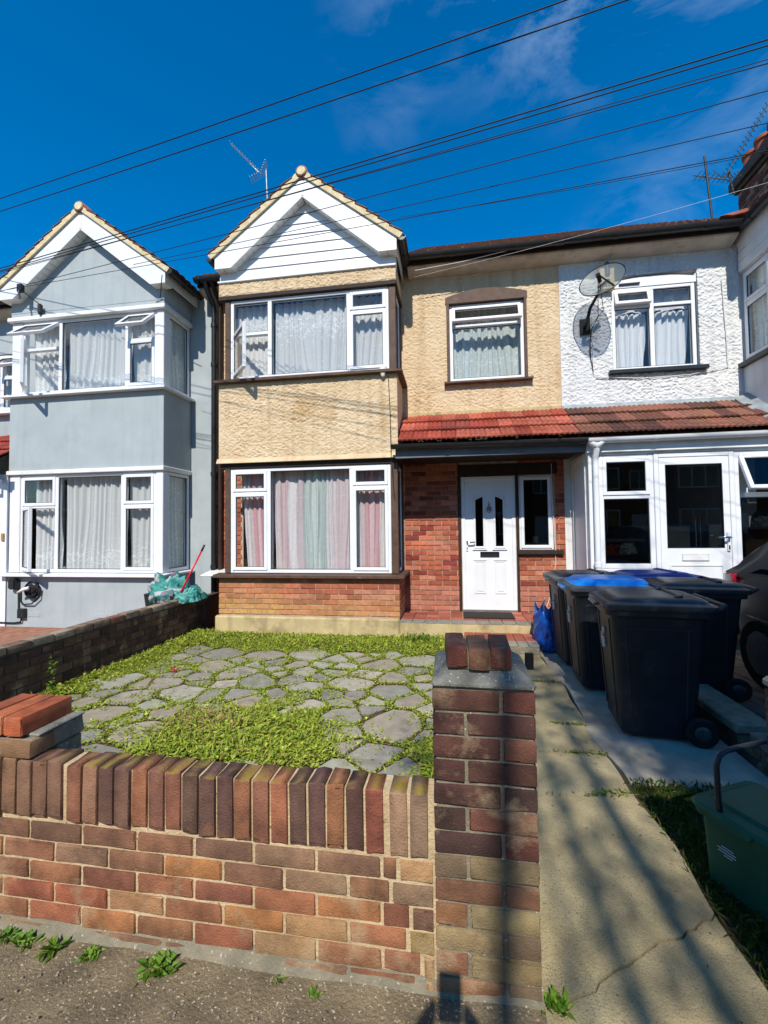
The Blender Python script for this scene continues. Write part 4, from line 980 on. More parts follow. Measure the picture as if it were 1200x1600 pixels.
# porch of the white house
PY = 5.90; PX0 = 1.70; PX1 = RX0 - 0.005
obj('porch_post', MB().box(PX0, PX0 + 0.12, PY, PY + 0.12, 0.13, 2.40), 'upvc', H3, bevel=0.008)
window(H3, PX0 + 0.122, 2.47, 0.95, 2.38, PY + 0.02, [(PX0 + 0.122, 2.47, [(0.95, 1.85, 'fixed'), (1.85, 2.38, 'sash')])], glass='dark_glass', f=0.06)
fp = MB(); fp.box(PX0 + 0.122, 2.47, PY + 0.02, PY + 0.09, 0.13, 0.948); framebox(fp, PX0 + 0.16, 2.43, 0.25, 0.88, PY + 0.008, PY + 0.021, 0.018); obj('porch_panel', fp, 'upvc', H3, bevel=0.004)
fr = MB(); framebox(fr, 2.472, 3.37, 0.13, 2.38, PY + 0.01, PY + 0.09, 0.055); obj('door_frame', fr, 'upvc', H3, bevel=0.006)
pd = obj('porch_door', MB().wall(2.53, 3.312, 0.188, 2.322, PY + 0.018, PY + 0.068, [(2.60, 3.24, 1.20, 2.235)]), 'upvc', H3, weld=True)
obj('pane', MB().box(2.59, 3.25, PY + 0.04, PY + 0.046, 1.19, 2.245), 'dark_glass', pd)
bd = MB(); framebox(bd, 2.60, 3.24, 1.20, 2.235, PY + 0.02, PY + 0.039, 0.009); obj('glazing_bead', bd, 'black_plastic', pd)
lw = MB(); framebox(lw, 2.62, 3.22, 0.3, 1.0, PY + 0.008, PY + 0.019, 0.018); obj('door_panel', lw, 'upvc', pd, bevel=0.004)
lb = MB(); lb.box(2.77, 3.05, PY + 0.006, PY + 0.019, 1.06, 1.13); framebox(lb, 2.76, 3.06, 1.05, 1.14, PY + 0.002, PY + 0.018, 0.010); obj('letterbox', lb, 'upvc_old', pd, bevel=0.003)
obj('handle_plate', MB().box(3.262, 3.296, PY - 0.002, PY + 0.019, 1.16, 1.40), 'upvc', pd, bevel=0.008)
obj('door_handle', MB().tube([(3.279, PY + 0.01, 1.33), (3.279, PY - 0.045, 1.33), (3.26, PY - 0.055, 1.335), (3.14, PY - 0.05, 1.335)], 0.012, 8), 'chrome', pd, smooth=True)
obj('keyhole', MB().box(3.272, 3.286, PY - 0.006, PY - 0.002, 1.185, 1.235), 'black_metal', pd)
window(H3, 3.372, PX1, 0.95, 2.38, PY + 0.02, [(3.372, PX1, [(0.95, 1.84, 'fixed'), (1.84, 2.38, 'top', R(26))])], glass='dark_glass', f=0.06)
obj('porch_panel', MB().box(3.372, PX1, PY + 0.02, PY + 0.09, 0.13, 0.948), 'upvc', H3, bevel=0.004)
sd = MB(); sd.box(PX0 + 0.002, PX0 + 0.07, PY + 0.122, YD - 0.005, 0.25, 2.44); 
obj('porch_side', sd, 'upvc', H3)
sp = MB(); framebox_pts = None
TS = Matrix.Translation((PX0 + 0.002, 0, 0)) @ Matrix.Rotation(R(-90), 4, 'Z')
sp = MB(TS); framebox(sp, -(YD - 0.02), -(PY + 0.13), 0.27, 2.42, -0.014, -0.001, 0.07); obj('porch_side_trim', sp, 'upvc_old', H3, bevel=0.004)
obj('porch_head', MB().box(PX0 - 0.01, PX1, PY + 0.005, PY + 0.1, 2.382, 2.54), 'upvc_old', H3, bevel=0.005)
obj('fascia', MB().box(PX0 - 0.02, PX1 + 0.2, PY - 0.035, PY + 0.003, 2.41, 2.555), 'upvc_old', H3, bevel=0.004)
pieces('porch_floor', MB().box(PX0, PX1, PY + 0.092, YD, 0.05, 0.128).box(PX0 - 0.02, PX1, PY - 0.02, PY + 0.091, 0.0, 0.129), 'grey_mortar', H3)
gutter(H3, 1.672, PX1 + 0.3, (5.80, 2.575), 'x', 'upvc', drop=0.01, r=0.062)
pipe(H3, [(1.775, 5.80, 2.56), (1.775, 5.80, 2.44), (1.775, 5.86, 2.36), (1.775, 5.862, 2.25), (1.775, 5.862, 0.15)], 'upvc', 0.036, clips=[(1.775, 5.862, 1.0)])
ol = MB()
for s in (0, 1): ol.tube([(1.775 + (0.10 if s else -0.10), 5.80, 2.545), (1.775 + (0.05 if s else -0.05), 5.80, 2.53), (1.775, 5.80, 2.46)], [0.03, 0.045, 0.036], 10)
obj('gutter_outlet', ol, 'upvc', H3, smooth=True)
porch_roof(H3, 1.605, RX0 - 0.02, 5.83, 2.615, YD - 0.01, 3.175, [hexc(h) for h in ('7d5344', '6d473b', '8a5c48', '604138', '926350')])
obj('lead_flashing', MB().hexa([(1.6, YD - 0.06, 3.165), (RX0 - 0.05, YD - 0.06, 3.165), (RX0 - 0.05, YD - 0.001, 3.165), (1.6, YD - 0.001, 3.165)], [(1.6, YD - 0.03, 3.24), (RX0 - 0.05, YD - 0.03, 3.24), (RX0 - 0.05, YD - 0.001, 3.24), (1.6, YD - 0.001, 3.24)]), 'lead', H3)
fl = MB(); fl.hexa([(RX0 - 0.16, 5.95, 2.69), (RX0 - 0.002, 5.95, 2.72), (RX0 - 0.002, YD - 0.07, 3.21), (RX0 - 0.16, YD - 0.07, 3.18)], [(RX0 - 0.16, 5.95, 2.72), (RX0 - 0.002, 5.95, 2.80), (RX0 - 0.002, YD - 0.07, 3.28), (RX0 - 0.16, YD - 0.07, 3.2)]); obj('lead_flashing', fl, 'lead', H3)
pipe(H3, [(2.03, YD - 0.03, 4.52), (2.03, YD - 0.026, 4.0), (2.03, YD - 0.026, 3.68), (2.08, YD - 0.028, 3.62), (2.2, YD - 0.028, 3.61), (2.7, YD - 0.028, 3.57), (3.3, YD - 0.028, 3.58), (3.78, YD - 0.028, 3.66), (3.77, YD - 0.028, 4.1), (3.74, YD - 0.028, 4.9)], 'cable_white', 0.006, name='cable')
for nm, a, b, z0, z1, lab in (('net_curtain', 2.33, 2.84, 3.66, 4.6, 'pale curtain behind the lower left pane of the white upstairs window beside the dish'), ('net_curtain', 2.87, 3.41, 3.66, 4.6, 'pale curtain parted behind the lower right pane of the white upstairs window'), ('net_curtain', 2.33, 3.41, 4.62, 4.92, 'short pale curtain behind the top lights of the white upstairs window')):
    curtain(nm, lab, a, b, z0, z1, YD + 0.2, 'net_white', 5, 0.025, all_over, seed=int(a * 7), gather=0.16 if z0 < 4 else 0, gmid=0.3)
curtain('net_curtain', 'green tinted net curtain in the side window of the white bay', -(YD - 0.05), -(YB + 0.13), 3.68, 4.94, 0.1, 'lace_plain', 5, 0.015, all_over, T=TW, seed=5)

# ================================================================== front garden wall and piers
FY = 1.467
PURPLE, BROWN, ORANGE, RED, SAND, GREYB = [hexc(h) for h in ('80614f', '926c52', 'b98050', 'ab7354', 'b5946a', '937a62')]
W1 = thing('garden_wall', 'low red-brown brick front wall topped with a row of upright bricks', 'wall', (-1.8, 1.53, 0))
CRX = -0.19
mo = MB(); mo.box(-3.7, -0.07, FY + 0.010, FY + 0.104, -0.06, 0.624)
CR = [CRX + d for d in (0.07, 0.065, 0.02, 0.03, -0.035, -0.01)]
pieces('mortar', mo, 'pale_mortar', W1)
rowpal = [[SAND, GREYB, hexc('93684c')], [hexc('a5694d'), ORANGE, hexc('9c6d50'), SAND], [RED, ORANGE, hexc('a46047'), SAND], [RED, BROWN, hexc('8d5a48'), ORANGE], [BROWN, PURPLE, GREYB, ORANGE], [PURPLE, GREYB, BROWN, hexc('6f5a4c')]]
pitch = 0.0733
for r in range(6):
    off = 0.11 * (r % 2) + 0.03
    a = -3.7 - off
    while a < CR[r] - 0.03:
        s_, e_ = max(a, -3.7), min(a + 0.213, CR[r] - 0.006); a += 0.2245
        if e_ - s_ < 0.04: continue
        c = tuple(0.66 * q + 0.34 * m for q, m in zip(vary(random.choice(rowpal[r]), 0.14), MEAN))
        brick(W1, ((s_ + e_) / 2, FY + 0.05 + random.uniform(-0.002, 0.004), -0.02 + r * pitch + 0.031), e_ - s_, 0.1, 0.0625, 0, c, 'old_brick', 0.010)
for r in range(6):      # right of the crack, lying a little flatter
    z = -0.03 + r * 0.0745
    segs = [(CR[r] + 0.008, -0.086)]
    for s_, e_ in segs: brick(W1, ((s_ + e_) / 2, FY + 0.05 + random.uniform(0, 0.005), z + 0.032), e_ - s_, 0.1, 0.064, 0, vary(random.choice([GREYB, PURPLE, SAND] if r > 2 else [SAND, hexc('a08a5a')]), 0.12), 'old_brick', 0.012)
sold0 = [BROWN, BROWN, PURPLE, PURPLE, PURPLE, hexc('8b5c40'), BROWN, hexc('6d504a'), hexc('75564a'), hexc('98603f'), hexc('7a4f45'), hexc('87543f'), hexc('675049'), hexc('6b4f49'), hexc('64494a'), hexc('9c6440'), hexc('8a5b44'), hexc('9b5d3c'), hexc('685149'), hexc('664a49'), hexc('9a6a3c'), hexc('5c403c'), hexc('a0563c'), GREYB, hexc('857460')]
sold = [tuple((0.7 * a + 0.3 * sum(c) / 3 * 1.2) * b for a, b in zip(c, (1.22, 1.04, 0.88))) for c in sold0]
k = 0
X0 = -3.66
while X0 < -1.80: brick(W1, (X0, FY + 0.051, 0.529), 0.064, 0.106, 0.207, 0, vary(random.choice(sold), 0.1), 'top_brick', 0.012); X0 += 0.0745
for i, c in enumerate(sold):
    xc = -1.757 + i * 0.0665 + (0.018 if i > 4 else 0) + (0.014 if i > 22 else 0)
    brick(W1, (xc, FY + 0.051 + random.uniform(-0.004, 0.004), 0.529 + random.uniform(-0.004, 0.004)), 0.0575, 0.108, 0.209 + random.uniform(-0.006, 0.003), 0, vary(c, 0.08), 'top_brick', 0.014)
# mortar haunch smeared along the foot of the wall
xs, zs = lin(-3.7, 0.25, 0.02), lin(-0.04, 0.075, 0.0115); X, Zg = np.meshgrid(xs, zs)
hgt = 0.035 + 0.045 * fbm(X * 3, Zg * 0, 4); fy = FY + 0.012 - np.clip((hgt - Zg) / 0.09, -0.15, 1) * 0.032 - 0.006 * fbm(X * 25, Zg * 25, 2)
put('mortar_haunch', grid_mesh('mortar_haunch', np.stack([X, fy, Zg], -1)), 'grey_mortar', W1)
# stump of the old left pier on top of the wall
stub = MB(); stub.box(-2.0, -1.602, FY + 0.006, 1.72, 0.636, 0.704); stub.box(-2.0, -1.61, 1.582, 1.715, -0.05, 0.634)
pieces('pier_stump', stub, 'grey_mortar', W1, bevel=0.008, jitter=0.003)
obj('stump_bed', MB().box(-2.0, -1.6, FY + 0.035, 1.722, 0.705, 0.716), 'cap_concrete', W1, bevel=0.004)
for i, (xc, c) in enumerate(((-1.684, hexc('b4613f')), (-1.768, hexc('b96a44')), (-1.856, hexc('a55a3d')))):
    brick(W1, (xc, 1.585, 0.752), 0.232, 0.078, 0.072, math.pi / 2 + (0.02 if i == 0 else -0.01), c, 'old_brick', 0.012)
brick(W1, (-1.70, FY + 0.052, 0.671), 0.2, 0.106, 0.062, 0, hexc('86694f'), 'old_brick', 0.01)

def make_pier(P, x0, x1, y0, y1, rows, pal, left=True, right=True, zl=0.0):
    ip = 0.0755
    pieces('mortar', MB().box(x0 + 0.008, x1 - 0.008, y0 + 0.009, y1 - 0.006, -0.06, rows * ip), 'grey_mortar', P)
    for r in range(rows):
        z = r * ip + 0.034 - 0.005
        cut = [(x0, x0 + 0.212), (x0 + 0.224, x1)] if r % 2 == 0 else [(x0, x0 + 0.100), (x0 + 0.111, x1)]
        for s_, e_ in cut:
            brick(P, ((s_ + e_) / 2, y0 + 0.05, z), e_ - s_, 0.1, 0.0655, 0, vary(random.choice(pal(z)), 0.14), 'old_brick', 0.008)
        for sx, on in ((x0 + 0.05, left), (x1 - 0.05, right)):
            if on: brick(P, (sx, (y0 + 0.111 + y1) / 2, z), y1 - y0 - 0.111, 0.1, 0.0655, math.pi / 2, vary(random.choice(pal(z)), 0.14), 'old_brick', 0.006)
pierpal = lambda z: [hexc('66443c'), hexc('573b36'), hexc('6f473d'), hexc('4e3a36'), hexc('794f42')] if z > 0.45 else [hexc('8f7a5c'), hexc('93694d'), hexc('806d55'), hexc('85604a'), hexc('9c8863')]
P1 = thing('gate_pier', 'square brick gate pier with mortar cap and three loose-looking bricks on top', 'gate pier', (0.08, 1.63, 0))
make_pier(P1, -0.078, 0.246, FY, 1.79, 13, pierpal)
cap = MB()
def capring(i, z): return [(-0.082 + i, FY - 0.006 + i, z), (0.25 - i, FY - 0.006 + i, z), (0.25 - i, 1.795 - i, z), (-0.082 + i, 1.795 - i, z)]
cap.loft([capring(0.004, 0.975), capring(0, 0.995), capring(0.012, 1.004), capring(0.055, 1.034)])
cm = obj('pier_cap', cap, 'cap_concrete', P1, bevel=0.006, jitter=0.002)
for i in range(3): brick(P1, (-0.001 + i * 0.0745, 1.585 + (0.004, -0.004, 0.008)[i], 1.066 + (0.003, -0.002, 0.0)[i]), 0.205, 0.066, 0.066, math.pi / 2 + (0.05, 0.03, -0.03)[i], (hexc('74463c'), hexc('86624c'), hexc('8a5242'))[i], 'old_brick', 0.01)
pieces('mortar', MB().box(-0.024, 0.174, 1.497, 1.67, 1.03, 1.086), 'grey_mortar', P1)
gp = MB(); gp.box(0.252, 0.282, 1.70, 1.715, 0.97, 1.03); gp.box(0.247, 0.27, 1.69, 1.73, 0.80, 0.84); pieces('gate_hinge', gp, 'black_metal', P1, bevel=0.002)
P2 = thing('gate_pier', 'dark brick gate pier at the right edge of the path beside the green caddy', 'gate pier', (1.13, 1.46, 0))
make_pier(P2, 0.985, 1.31, 1.30, 1.62, 13, pierpal)
cap = MB(); cap.loft([[(0.98 + i, 1.295 + i, z), (1.315 - i, 1.295 + i, z), (1.315 - i, 1.625 - i, z), (0.98 + i, 1.625 - i, z)] for i, z in ((0, 0.975), (0, 1.0), (0.05, 1.035))]); obj('pier_cap', cap, 'cap_concrete', P2, bevel=0.006)

# boundary wall to the left
W2 = thing('boundary_wall', 'dark brick boundary wall running back to the house on the left', 'wall', (-3.78, 3.8, 0))
pieces('mortar', MB().box(-3.83, -3.728, 1.60, 6.68, -0.06, 0.49), 'dark_mortar', W2)
bpal = [hexc(h) for h in ('5c463c', '66503f', '4e3d36', '6d5443', '574439', '735a4a')]
brick_face(W2, 1.60, 6.2, 0.0, 6, -3.72, axis='y', inward=-1, pal=bpal, m='old_brick', pitch=0.0775)
for i in range(20):
    brick(W2, (-3.776, 1.72 + i * 0.226, 0.508 + random.uniform(-0.006, 0.008)), 0.217, 0.116, 0.066, math.pi / 2 + random.uniform(-0.02, 0.02), vary(random.choice([hexc('8d8272'), hexc('7f6f5f'), hexc('8a5f4c'), hexc('958a7a')]), 0.1), 'old_brick', 0.012, name='coping_brick')
# dwarf wall to the right of the path
W3 = thing('dwarf_wall', 'low dark wall with concrete coping between the bins and the neighbouring drive', 'wall', (1.9, 4.2, 0))
pieces('mortar', MB().box(1.80, 2.0, 2.0, 3.98, -0.05, 0.13), 'dark_mortar', W3)
brick_face(W3, 2.0, 3.98, 0.0, 2, 1.795, axis='y', inward=1, pal=bpal, m='old_brick', pitch=0.068)
for i in range(2):
    obj('coping_stone', MB().box(1.785, 2.02, 3.22 + i * 0.39, 3.22 + i * 0.39 + 0.38, 0.131, 0.20), 'grey_mortar', W3, bevel=0.012, jitter=0.002)
for i in range(5): brick(W3, (1.905, 2.12 + i * 0.228, 0.16), 0.215, 0.18, 0.06, math.pi / 2, vary(hexc('8c7c6e'), 0.12), 'old_brick', 0.02, name='coping_brick')

# ------------------------------------------------------------------ path, pad, drives
def jag(a, b, n, amp, seed):
    """broken line between two points"""
    rr = random.Random(seed); a, b = Vector(a), Vector(b); d = b - a; nn = Vector((-d.y, d.x)).normalized(); o = [0.0]
    for i in range(1, n): o.append(o[-1] * 0.6 + rr.uniform(-amp, amp))
    return [tuple(a + d * (i / n) + nn * (o[i] if 0 < i < n else 0)) for i in range(n)] + [tuple(b)]
PT = tag(obj('path', MB().box(0.22, 0.965, 1.40, 5.31, -0.1, -0.02), 'soil'), kind='structure')
PL, PR = 0.252, 0.955
cuts = [((PL, 1.36), (PR + 0.5, 1.36)), ((PL + 0.08, 1.50), (PR, 1.90)), ((PL, 2.54), (PR, 2.66)), ((PL, 3.06), (PR, 3.10)), ((PL, 3.55), (PR, 3.50)), ((PL, 4.45), (PR, 4.42)), ((PL, 5.305), (PR, 5.305))]
right = lambda y, s: PR + 0.02 * math.sin(y * 3.1 + 1) + 0.012 * math.sin(y * 9)
for i in range(len(cuts) - 1):
    lo = jag(cuts[i][0], cuts[i][1], 22, 0.012 if i else 0.0, 40 + i); hi = jag(cuts[i + 1][0], cuts[i + 1][1], 22, 0.012, 41 + i)
    if i == 0: lo = [(PL, 1.40), (PR, 1.40)]; 
    g_ = 0.004
    rt = [(right(y, i), y) for y in np.linspace(lo[-1][1] + 0.03, hi[-1][1] - 0.03, 9)]
    poly = ([(PL, 1.51)] if i == 1 else []) + [(p[0], p[1] + g_) for p in lo] + rt + [(p[0], p[1] - g_) for p in reversed(hi)]
    if i == 0: poly = [(PL, 1.40), (PR, 1.40)] + rt + [(p[0], p[1] - g_) for p in reversed(hi)] + [(PL, 1.49)]
    tz = (0.0, 0.004, 0.0, 0.006, 0.002, 0.004)[i]
    obj('slab', MB().prism(poly, 'z', -0.06, 0.012 + tz), 'concrete_path', PT)
pad_l = [(right(y, 0) + 0.012 + 0.02 * math.sin(y * 5), y) for y in np.linspace(2.78, 5.86, 24)]
tag(obj('concrete_pad', MB().prism(pad_l + [(1.79, 5.86), (1.79, 2.80), (1.4, 2.77)], 'z', -0.06, 0.016), 'pad_concrete', bevel=0.006), kind='structure')
tag(obj('verge_ground', MB().box(0.94, 1.79, 1.4, 2.9, -0.1, -0.004), 'soil'), kind='structure')
DR = tag(obj('drive', MB().box(2.003, 7.2, 1.5, 5.88, -0.1, 0.0), 'dark_mortar'), kind='structure')
db = MB()
for i in range(14):
    for j in range(22):
        x_, y_ = 2.01 + i * 0.106, 1.6 + j * 0.208 - (0.104 if i % 2 else 0)
        db.box(x_, x_ + 0.1, y_, y_ + 0.2, -0.02, 0.010 + random.uniform(-0.002, 0.002))
mat('drive_dark', hexc('6b5a4e'), hexc('55473e'), scale=6, rough=0.9, bump=0.4, bscale=80)
mat('drive_red', hexc('a3745c'), hexc('8c5f4c'), scale=7, rough=0.9, bump=0.4, bscale=80)
tag(obj('drive_blocks', db, 'drive_dark', DR), kind='stuff')
DL = tag(obj('drive', MB().box(-9.4, -3.835, 1.5, 6.0, -0.1, 0.0), 'dark_mortar'), kind='structure')
db = MB()
for i in range(18):
    for j in range(16):
        x_, y_ = -7.9 + i * 0.208 - (0.104 if j % 2 else 0), 4.3 + j * 0.106
        if y_ < 5.9: db.box(x_, x_ + 0.2, y_, y_ + 0.1, -0.01, 0.01 + random.uniform(-0.002, 0.002))
tag(obj('drive_blocks', db, 'drive_red', DL), kind='stuff')

# ------------------------------------------------------------------ crazy paving
def clip(poly, n, d):
    out = []
    for i in range(len(poly)):
        a, b = poly[i], poly[(i + 1) % len(poly)]
        fa, fb = a[0] * n[0] + a[1] * n[1] - d, b[0] * n[0] + b[1] * n[1] - d
        if fa <= 0: out.append(a)
        if fa * fb < 0:
            t = fa / (fa - fb); out.append((a[0] + (b[0] - a[0]) * t, a[1] + (b[1] - a[1]) * t))
    return out
CP = tag(obj('crazy_paving', MB().box(-3.715, 0.215, 1.6, 5.98, -0.011, -0.006), 'soil'), kind='structure')
rs = random.Random(5)
pts = []
for _ in range(5200):
    p = (rs.uniform(-3.7, 0.2), rs.uniform(1.6, 5.5)); r_ = rs.choice((0.15, 0.21, 0.3, 0.36))
    if all((p[0] - q[0]) ** 2 + (p[1] - q[1]) ** 2 > (max(r_, q[2]) * 0.5 + min(r_, q[2]) * 0.5) ** 2 for q in pts): pts.append((p[0], p[1], r_))
    if len(pts) > 175: break
def patch(x, y):
    """how strongly weeds cover the paving here"""
    x = np.asarray(x, float); y = np.asarray(y, float)
    a = np.exp(-(((x + 1.75) / 0.75) ** 2 + ((y - 3.0) / 0.62) ** 2)) * 1.25
    b = np.exp(-((x + 3.72) / 0.42) ** 2) * 1.1
    c = np.clip((y - 5.05) / 0.4, 0, 1) * 1.2
    d = np.exp(-(((x + 1.1) / 0.35) ** 2 + ((y - 3.3) / 0.5) ** 2)) * 0.45
    e = np.exp(-(((x + 0.12) / 0.28) ** 2 + ((y - 2.6) / 0.6) ** 2)) * 0.7 + np.exp(-(((x - 0.1) / 0.2) ** 2)) * 0.7
    f = 0.55 * fbm(x * 2.2, y * 2.2, 31)
    return a + b + c + d + e + f
STONES = []
for i, p in enumerate(pts):
    poly = [(-3.7, 1.62), (0.2, 1.62), (0.2, 5.6), (-3.7, 5.6)]
    for j, q in enumerate(pts):
        if i == j: continue
        dx, dy = q[0] - p[0], q[1] - p[1]
        if dx * dx + dy * dy > 1.6: continue
        gap = 0.008 + 0.04 * rs.random() ** 2
        L_ = math.hypot(dx, dy); n = (dx / L_, dy / L_); w_ = (p[2] ** 2 - q[2] ** 2) * 0.22 / L_
        poly = clip(poly, n, n[0] * (p[0] + q[0]) / 2 + n[1] * (p[1] + q[1]) / 2 + w_ - gap)
        if len(poly) < 3: break
    if len(poly) < 3: continue
    c = (sum(v[0] for v in poly) / len(poly), sum(v[1] for v in poly) / len(poly))
    pc = float(patch(c[0], c[1]))
    if pc > 1.25 or (pc > 0.95 and rs.random() < 0.5): continue
    # roughen the outline
    out = []
    for k in range(len(poly)):
        a, b = poly[k], poly[(k + 1) % len(poly)]
        cf = rs.uniform(-0.02, 0.07); out.append((a[0] + (c[0] - a[0]) * cf, a[1] + (c[1] - a[1]) * cf))
        if math.hypot(b[0] - a[0], b[1] - a[1]) > 0.13:
            t = rs.uniform(0.35, 0.65); out.append((a[0] + (b[0] - a[0]) * t + (c[0] - a[0]) * rs.uniform(-0.02, 0.05), a[1] + (b[1] - a[1]) * t + (c[1] - a[1]) * rs.uniform(-0.02, 0.05)))
    zt = rs.uniform(0.0, 0.010); tl = (rs.uniform(-0.02, 0.02), rs.uniform(-0.02, 0.02))
    mb = MB(); n = len(out)
    ins = [(a[0] + (c[0] - a[0]) * 0.05, a[1] + (c[1] - a[1]) * 0.05) for a in out]
    ht = lambda a, z: (a[0], a[1], z + (a[0] - c[0]) * tl[0] + (a[1] - c[1]) * tl[1])
    mb.loft([[ht(a, -0.02) for a in out], [ht(a, zt - 0.006) for a in out], [ht(a, zt) for a in ins]])
    o = obj('stone', mb, 'paving_stone', CP)
    o.color = (*vary(rs.choice([hexc('a29e8f'), hexc('908d82'), hexc('aca694'), hexc('9b9485'), hexc('8a877d'), hexc('a19785')]), 0.08), 1)
    STONES.append(out)

# ------------------------------------------------------------------ plants
def leaves(name, base, length, width, direction, tilt, cols, m='leaf', curve=0.3, parent=None):
    """folded leaf blades: base points (n,3), heading angle and lift angle per leaf"""
    n = len(base); h = np.stack([np.cos(direction) * np.cos(tilt), np.sin(direction) * np.cos(tilt), np.sin(tilt)], -1)
    s = np.stack([-np.sin(direction), np.cos(direction), np.zeros(n)], -1); up = np.cross(h, s)
    L_ = length[:, None]; w = width[:, None]
    mid = base + h * L_ * 0.5 + up * 0.0
    V = np.stack([base, mid + s * w * 0.5 + up * w * 0.14, base + h * L_ + np.array([0, 0, -1]) * L_ * curve * 0.4, mid - s * w * 0.5 + up * w * 0.14], 1).reshape(-1, 3)
    i = np.arange(n) * 4
    F = np.stack([np.stack([i, i + 1, i + 2], -1), np.stack([i, i + 2, i + 3], -1)], 1).reshape(-1, 3)
    me = bpy.data.meshes.new(name); me.from_pydata(V.tolist(), [], F.tolist())
    a = me.color_attributes.new('Col', 'FLOAT_COLOR', 'POINT'); c = np.ones((n, 4, 4), np.float32); c[:, :, :3] = cols[:, None, :]; a.data.foreach_set('color', c.ravel())
    return put(name, me, m, parent)
def in_poly(x, y, poly):
    ins = np.zeros(len(x), bool); n = len(poly)
    for i in range(n):
        (x0, y0), (x1, y1) = poly[i], poly[(i + 1) % n]
        if y0 == y1: continue
        t = (y - y0) / (y1 - y0); ins ^= ((t >= 0) & (t < 1) & (x < x0 + t * (x1 - x0)))
    return ins
def greens(n, a, b, dry=0.05):
    t = rng.random((n, 1)); c = np.array(a) * (1 - t) + np.array(b) * t
    c *= rng.uniform(0.75, 1.2, (n, 1)); d = rng.random(n) < dry; c[d] = np.array(hexc('a08a50')) * rng.uniform(0.7, 1.1, (d.sum(), 1)); return c
n = 230000
gx, gy = rng.uniform(-3.71, 0.22, n), rng.uniform(1.62, 5.97, n)
cov = patch(gx, gy); on = np.zeros(n, bool)
for p in STONES:
    bx = [q[0] for q in p]; by = [q[1] for q in p]
    near = np.where((gx > min(bx)) & (gx < max(bx)) & (gy > min(by)) & (gy < max(by)))[0]
    if len(near): on[near] |= in_poly(gx[near], gy[near], p)
den = np.where(on, np.clip((cov - 0.18) * 0.85, 0.0, 0.85) * np.clip((fbm(gx * 5, gy * 5, 77) - 0.46) * 7, 0, 1), np.clip(0.42 + cov * 0.5, 0, 1.0)) * np.clip(0.45 + (fbm(gx * 3.1, gy * 3.1, 55) - 0.3) * 2.2, 0.12, 1)
k = rng.random(n) < den
gx, gy, cov = gx[k], gy[k], cov[k]; n = len(gx)
tall = np.clip(cov - 0.5, 0.05, 1.0)
bz = rng.random(n) ** 1.5 * 0.05 * tall + 0.004
kind = rng.random(n)
ln = np.where(kind < 0.88, rng.uniform(0.014, 0.042, n), rng.uniform(0.035, 0.075, n)) * (0.75 + 0.4 * tall); wd = np.where(kind < 0.88, ln * rng.uniform(0.5, 0.85, n), ln * 0.16)
cl = greens(n, hexc('7f9c2a'), hexc('c6cc54'), 0.11); dryp = np.exp(-(((gx + 1.9) / 0.35) ** 2 + ((gy - 3.25) / 0.25) ** 2)); kk = rng.random(n) < dryp * 0.55; cl[kk] = np.array(hexc('b59a68')) * rng.uniform(0.7, 1.2, (kk.sum(), 1))
f_ = leaves('weeds', np.stack([gx, gy, bz], -1), ln, wd, rng.uniform(0, 6.283, n), np.where(kind < 0.88, rng.uniform(-0.15, 0.8, n), rng.uniform(0.4, 1.3, n)), cl)
tag(f_, 'low green weeds and grass growing through the crazy paving', 'weeds', kind='stuff')
n = 9000                        # grass verge by the green caddy
gx, gy = rng.uniform(0.97, 1.79, n), rng.uniform(1.45, 2.80, n); k = rng.random(n) < np.clip((gx - 0.95) / 0.08 + 0.15, 0, 1); gx, gy = gx[k], gy[k]; n = len(gx)
ln = rng.uniform(0.03, 0.085, n)
tag(leaves('grass', np.stack([gx, gy, np.full(n, -0.004)], -1), ln, np.full(n, 0.006), rng.uniform(0, 6.283, n), rng.uniform(0.5, 1.4, n), greens(n, hexc('3f5a1c'), hexc('5a7230'), 0.14), curve=0.6), 'strip of grass between the concrete path and the bin pad', 'grass', kind='stuff')
n = 700                         # tufts in the path joints
jj = rng.integers(2, 6, n); gx = np.where(rng.random(n) < 0.75, rng.uniform(0.7, 0.955, n), rng.uniform(0.26, 0.95, n)); gy = np.array([c[0][1] + (c[1][1] - c[0][1]) * (x - PL) / (PR - PL) for c, x in zip([cuts[j] for j in jj], gx)]) + rng.normal(0, 0.012, n)
ln = rng.uniform(0.012, 0.04, n)
tag(leaves('joint_grass', np.stack([gx, gy, np.full(n, 0.008)], -1), ln, ln * 0.35, rng.uniform(0, 6.283, n), rng.uniform(0.2, 1.1, n), greens(n, hexc('4f7020'), hexc('7f9434'), 0.15)), 'tiny grass tufts in the joints of the path', 'grass', kind='stuff')
def weed(label, x, y, z, nl, l0, l1, w, spread=0.0, lift=(0.2, 1.1), a='4e7a1e', b='86a838', h=0.0, group=None):
    nl = int(nl * 1.7); l0, l1, spread = l0 * 0.6, l1 * 0.85, spread * 1.25 + 0.008
    ang = rng.uniform(0, 6.283, nl); r_ = rng.uniform(0, spread + 1e-6, nl)
    base = np.stack([x + r_ * np.cos(ang), y + r_ * np.sin(ang) * 0.6, z + rng.uniform(0, h + 1e-6, nl)], -1); ln = rng.uniform(l0, l1, nl)
    ang = rng.uniform(0, 6.283, nl)
    o = leaves('weed', base, ln, ln * w, ang, rng.uniform(*lift, nl), greens(nl, hexc(a), hexc(b), 0.05), curve=0.5)
    return tag(o, label, 'weed', group)
weed('leafy green weed clump at the foot of the wall, largest on the pavement', -1.01, 1.415, 0.005, 60, 0.03, 0.07, 0.42, 0.035)
weed('small green weed at the wall foot, leftmost on the pavement', -1.66, 1.435, 0.005, 26, 0.03, 0.06, 0.35, 0.03)
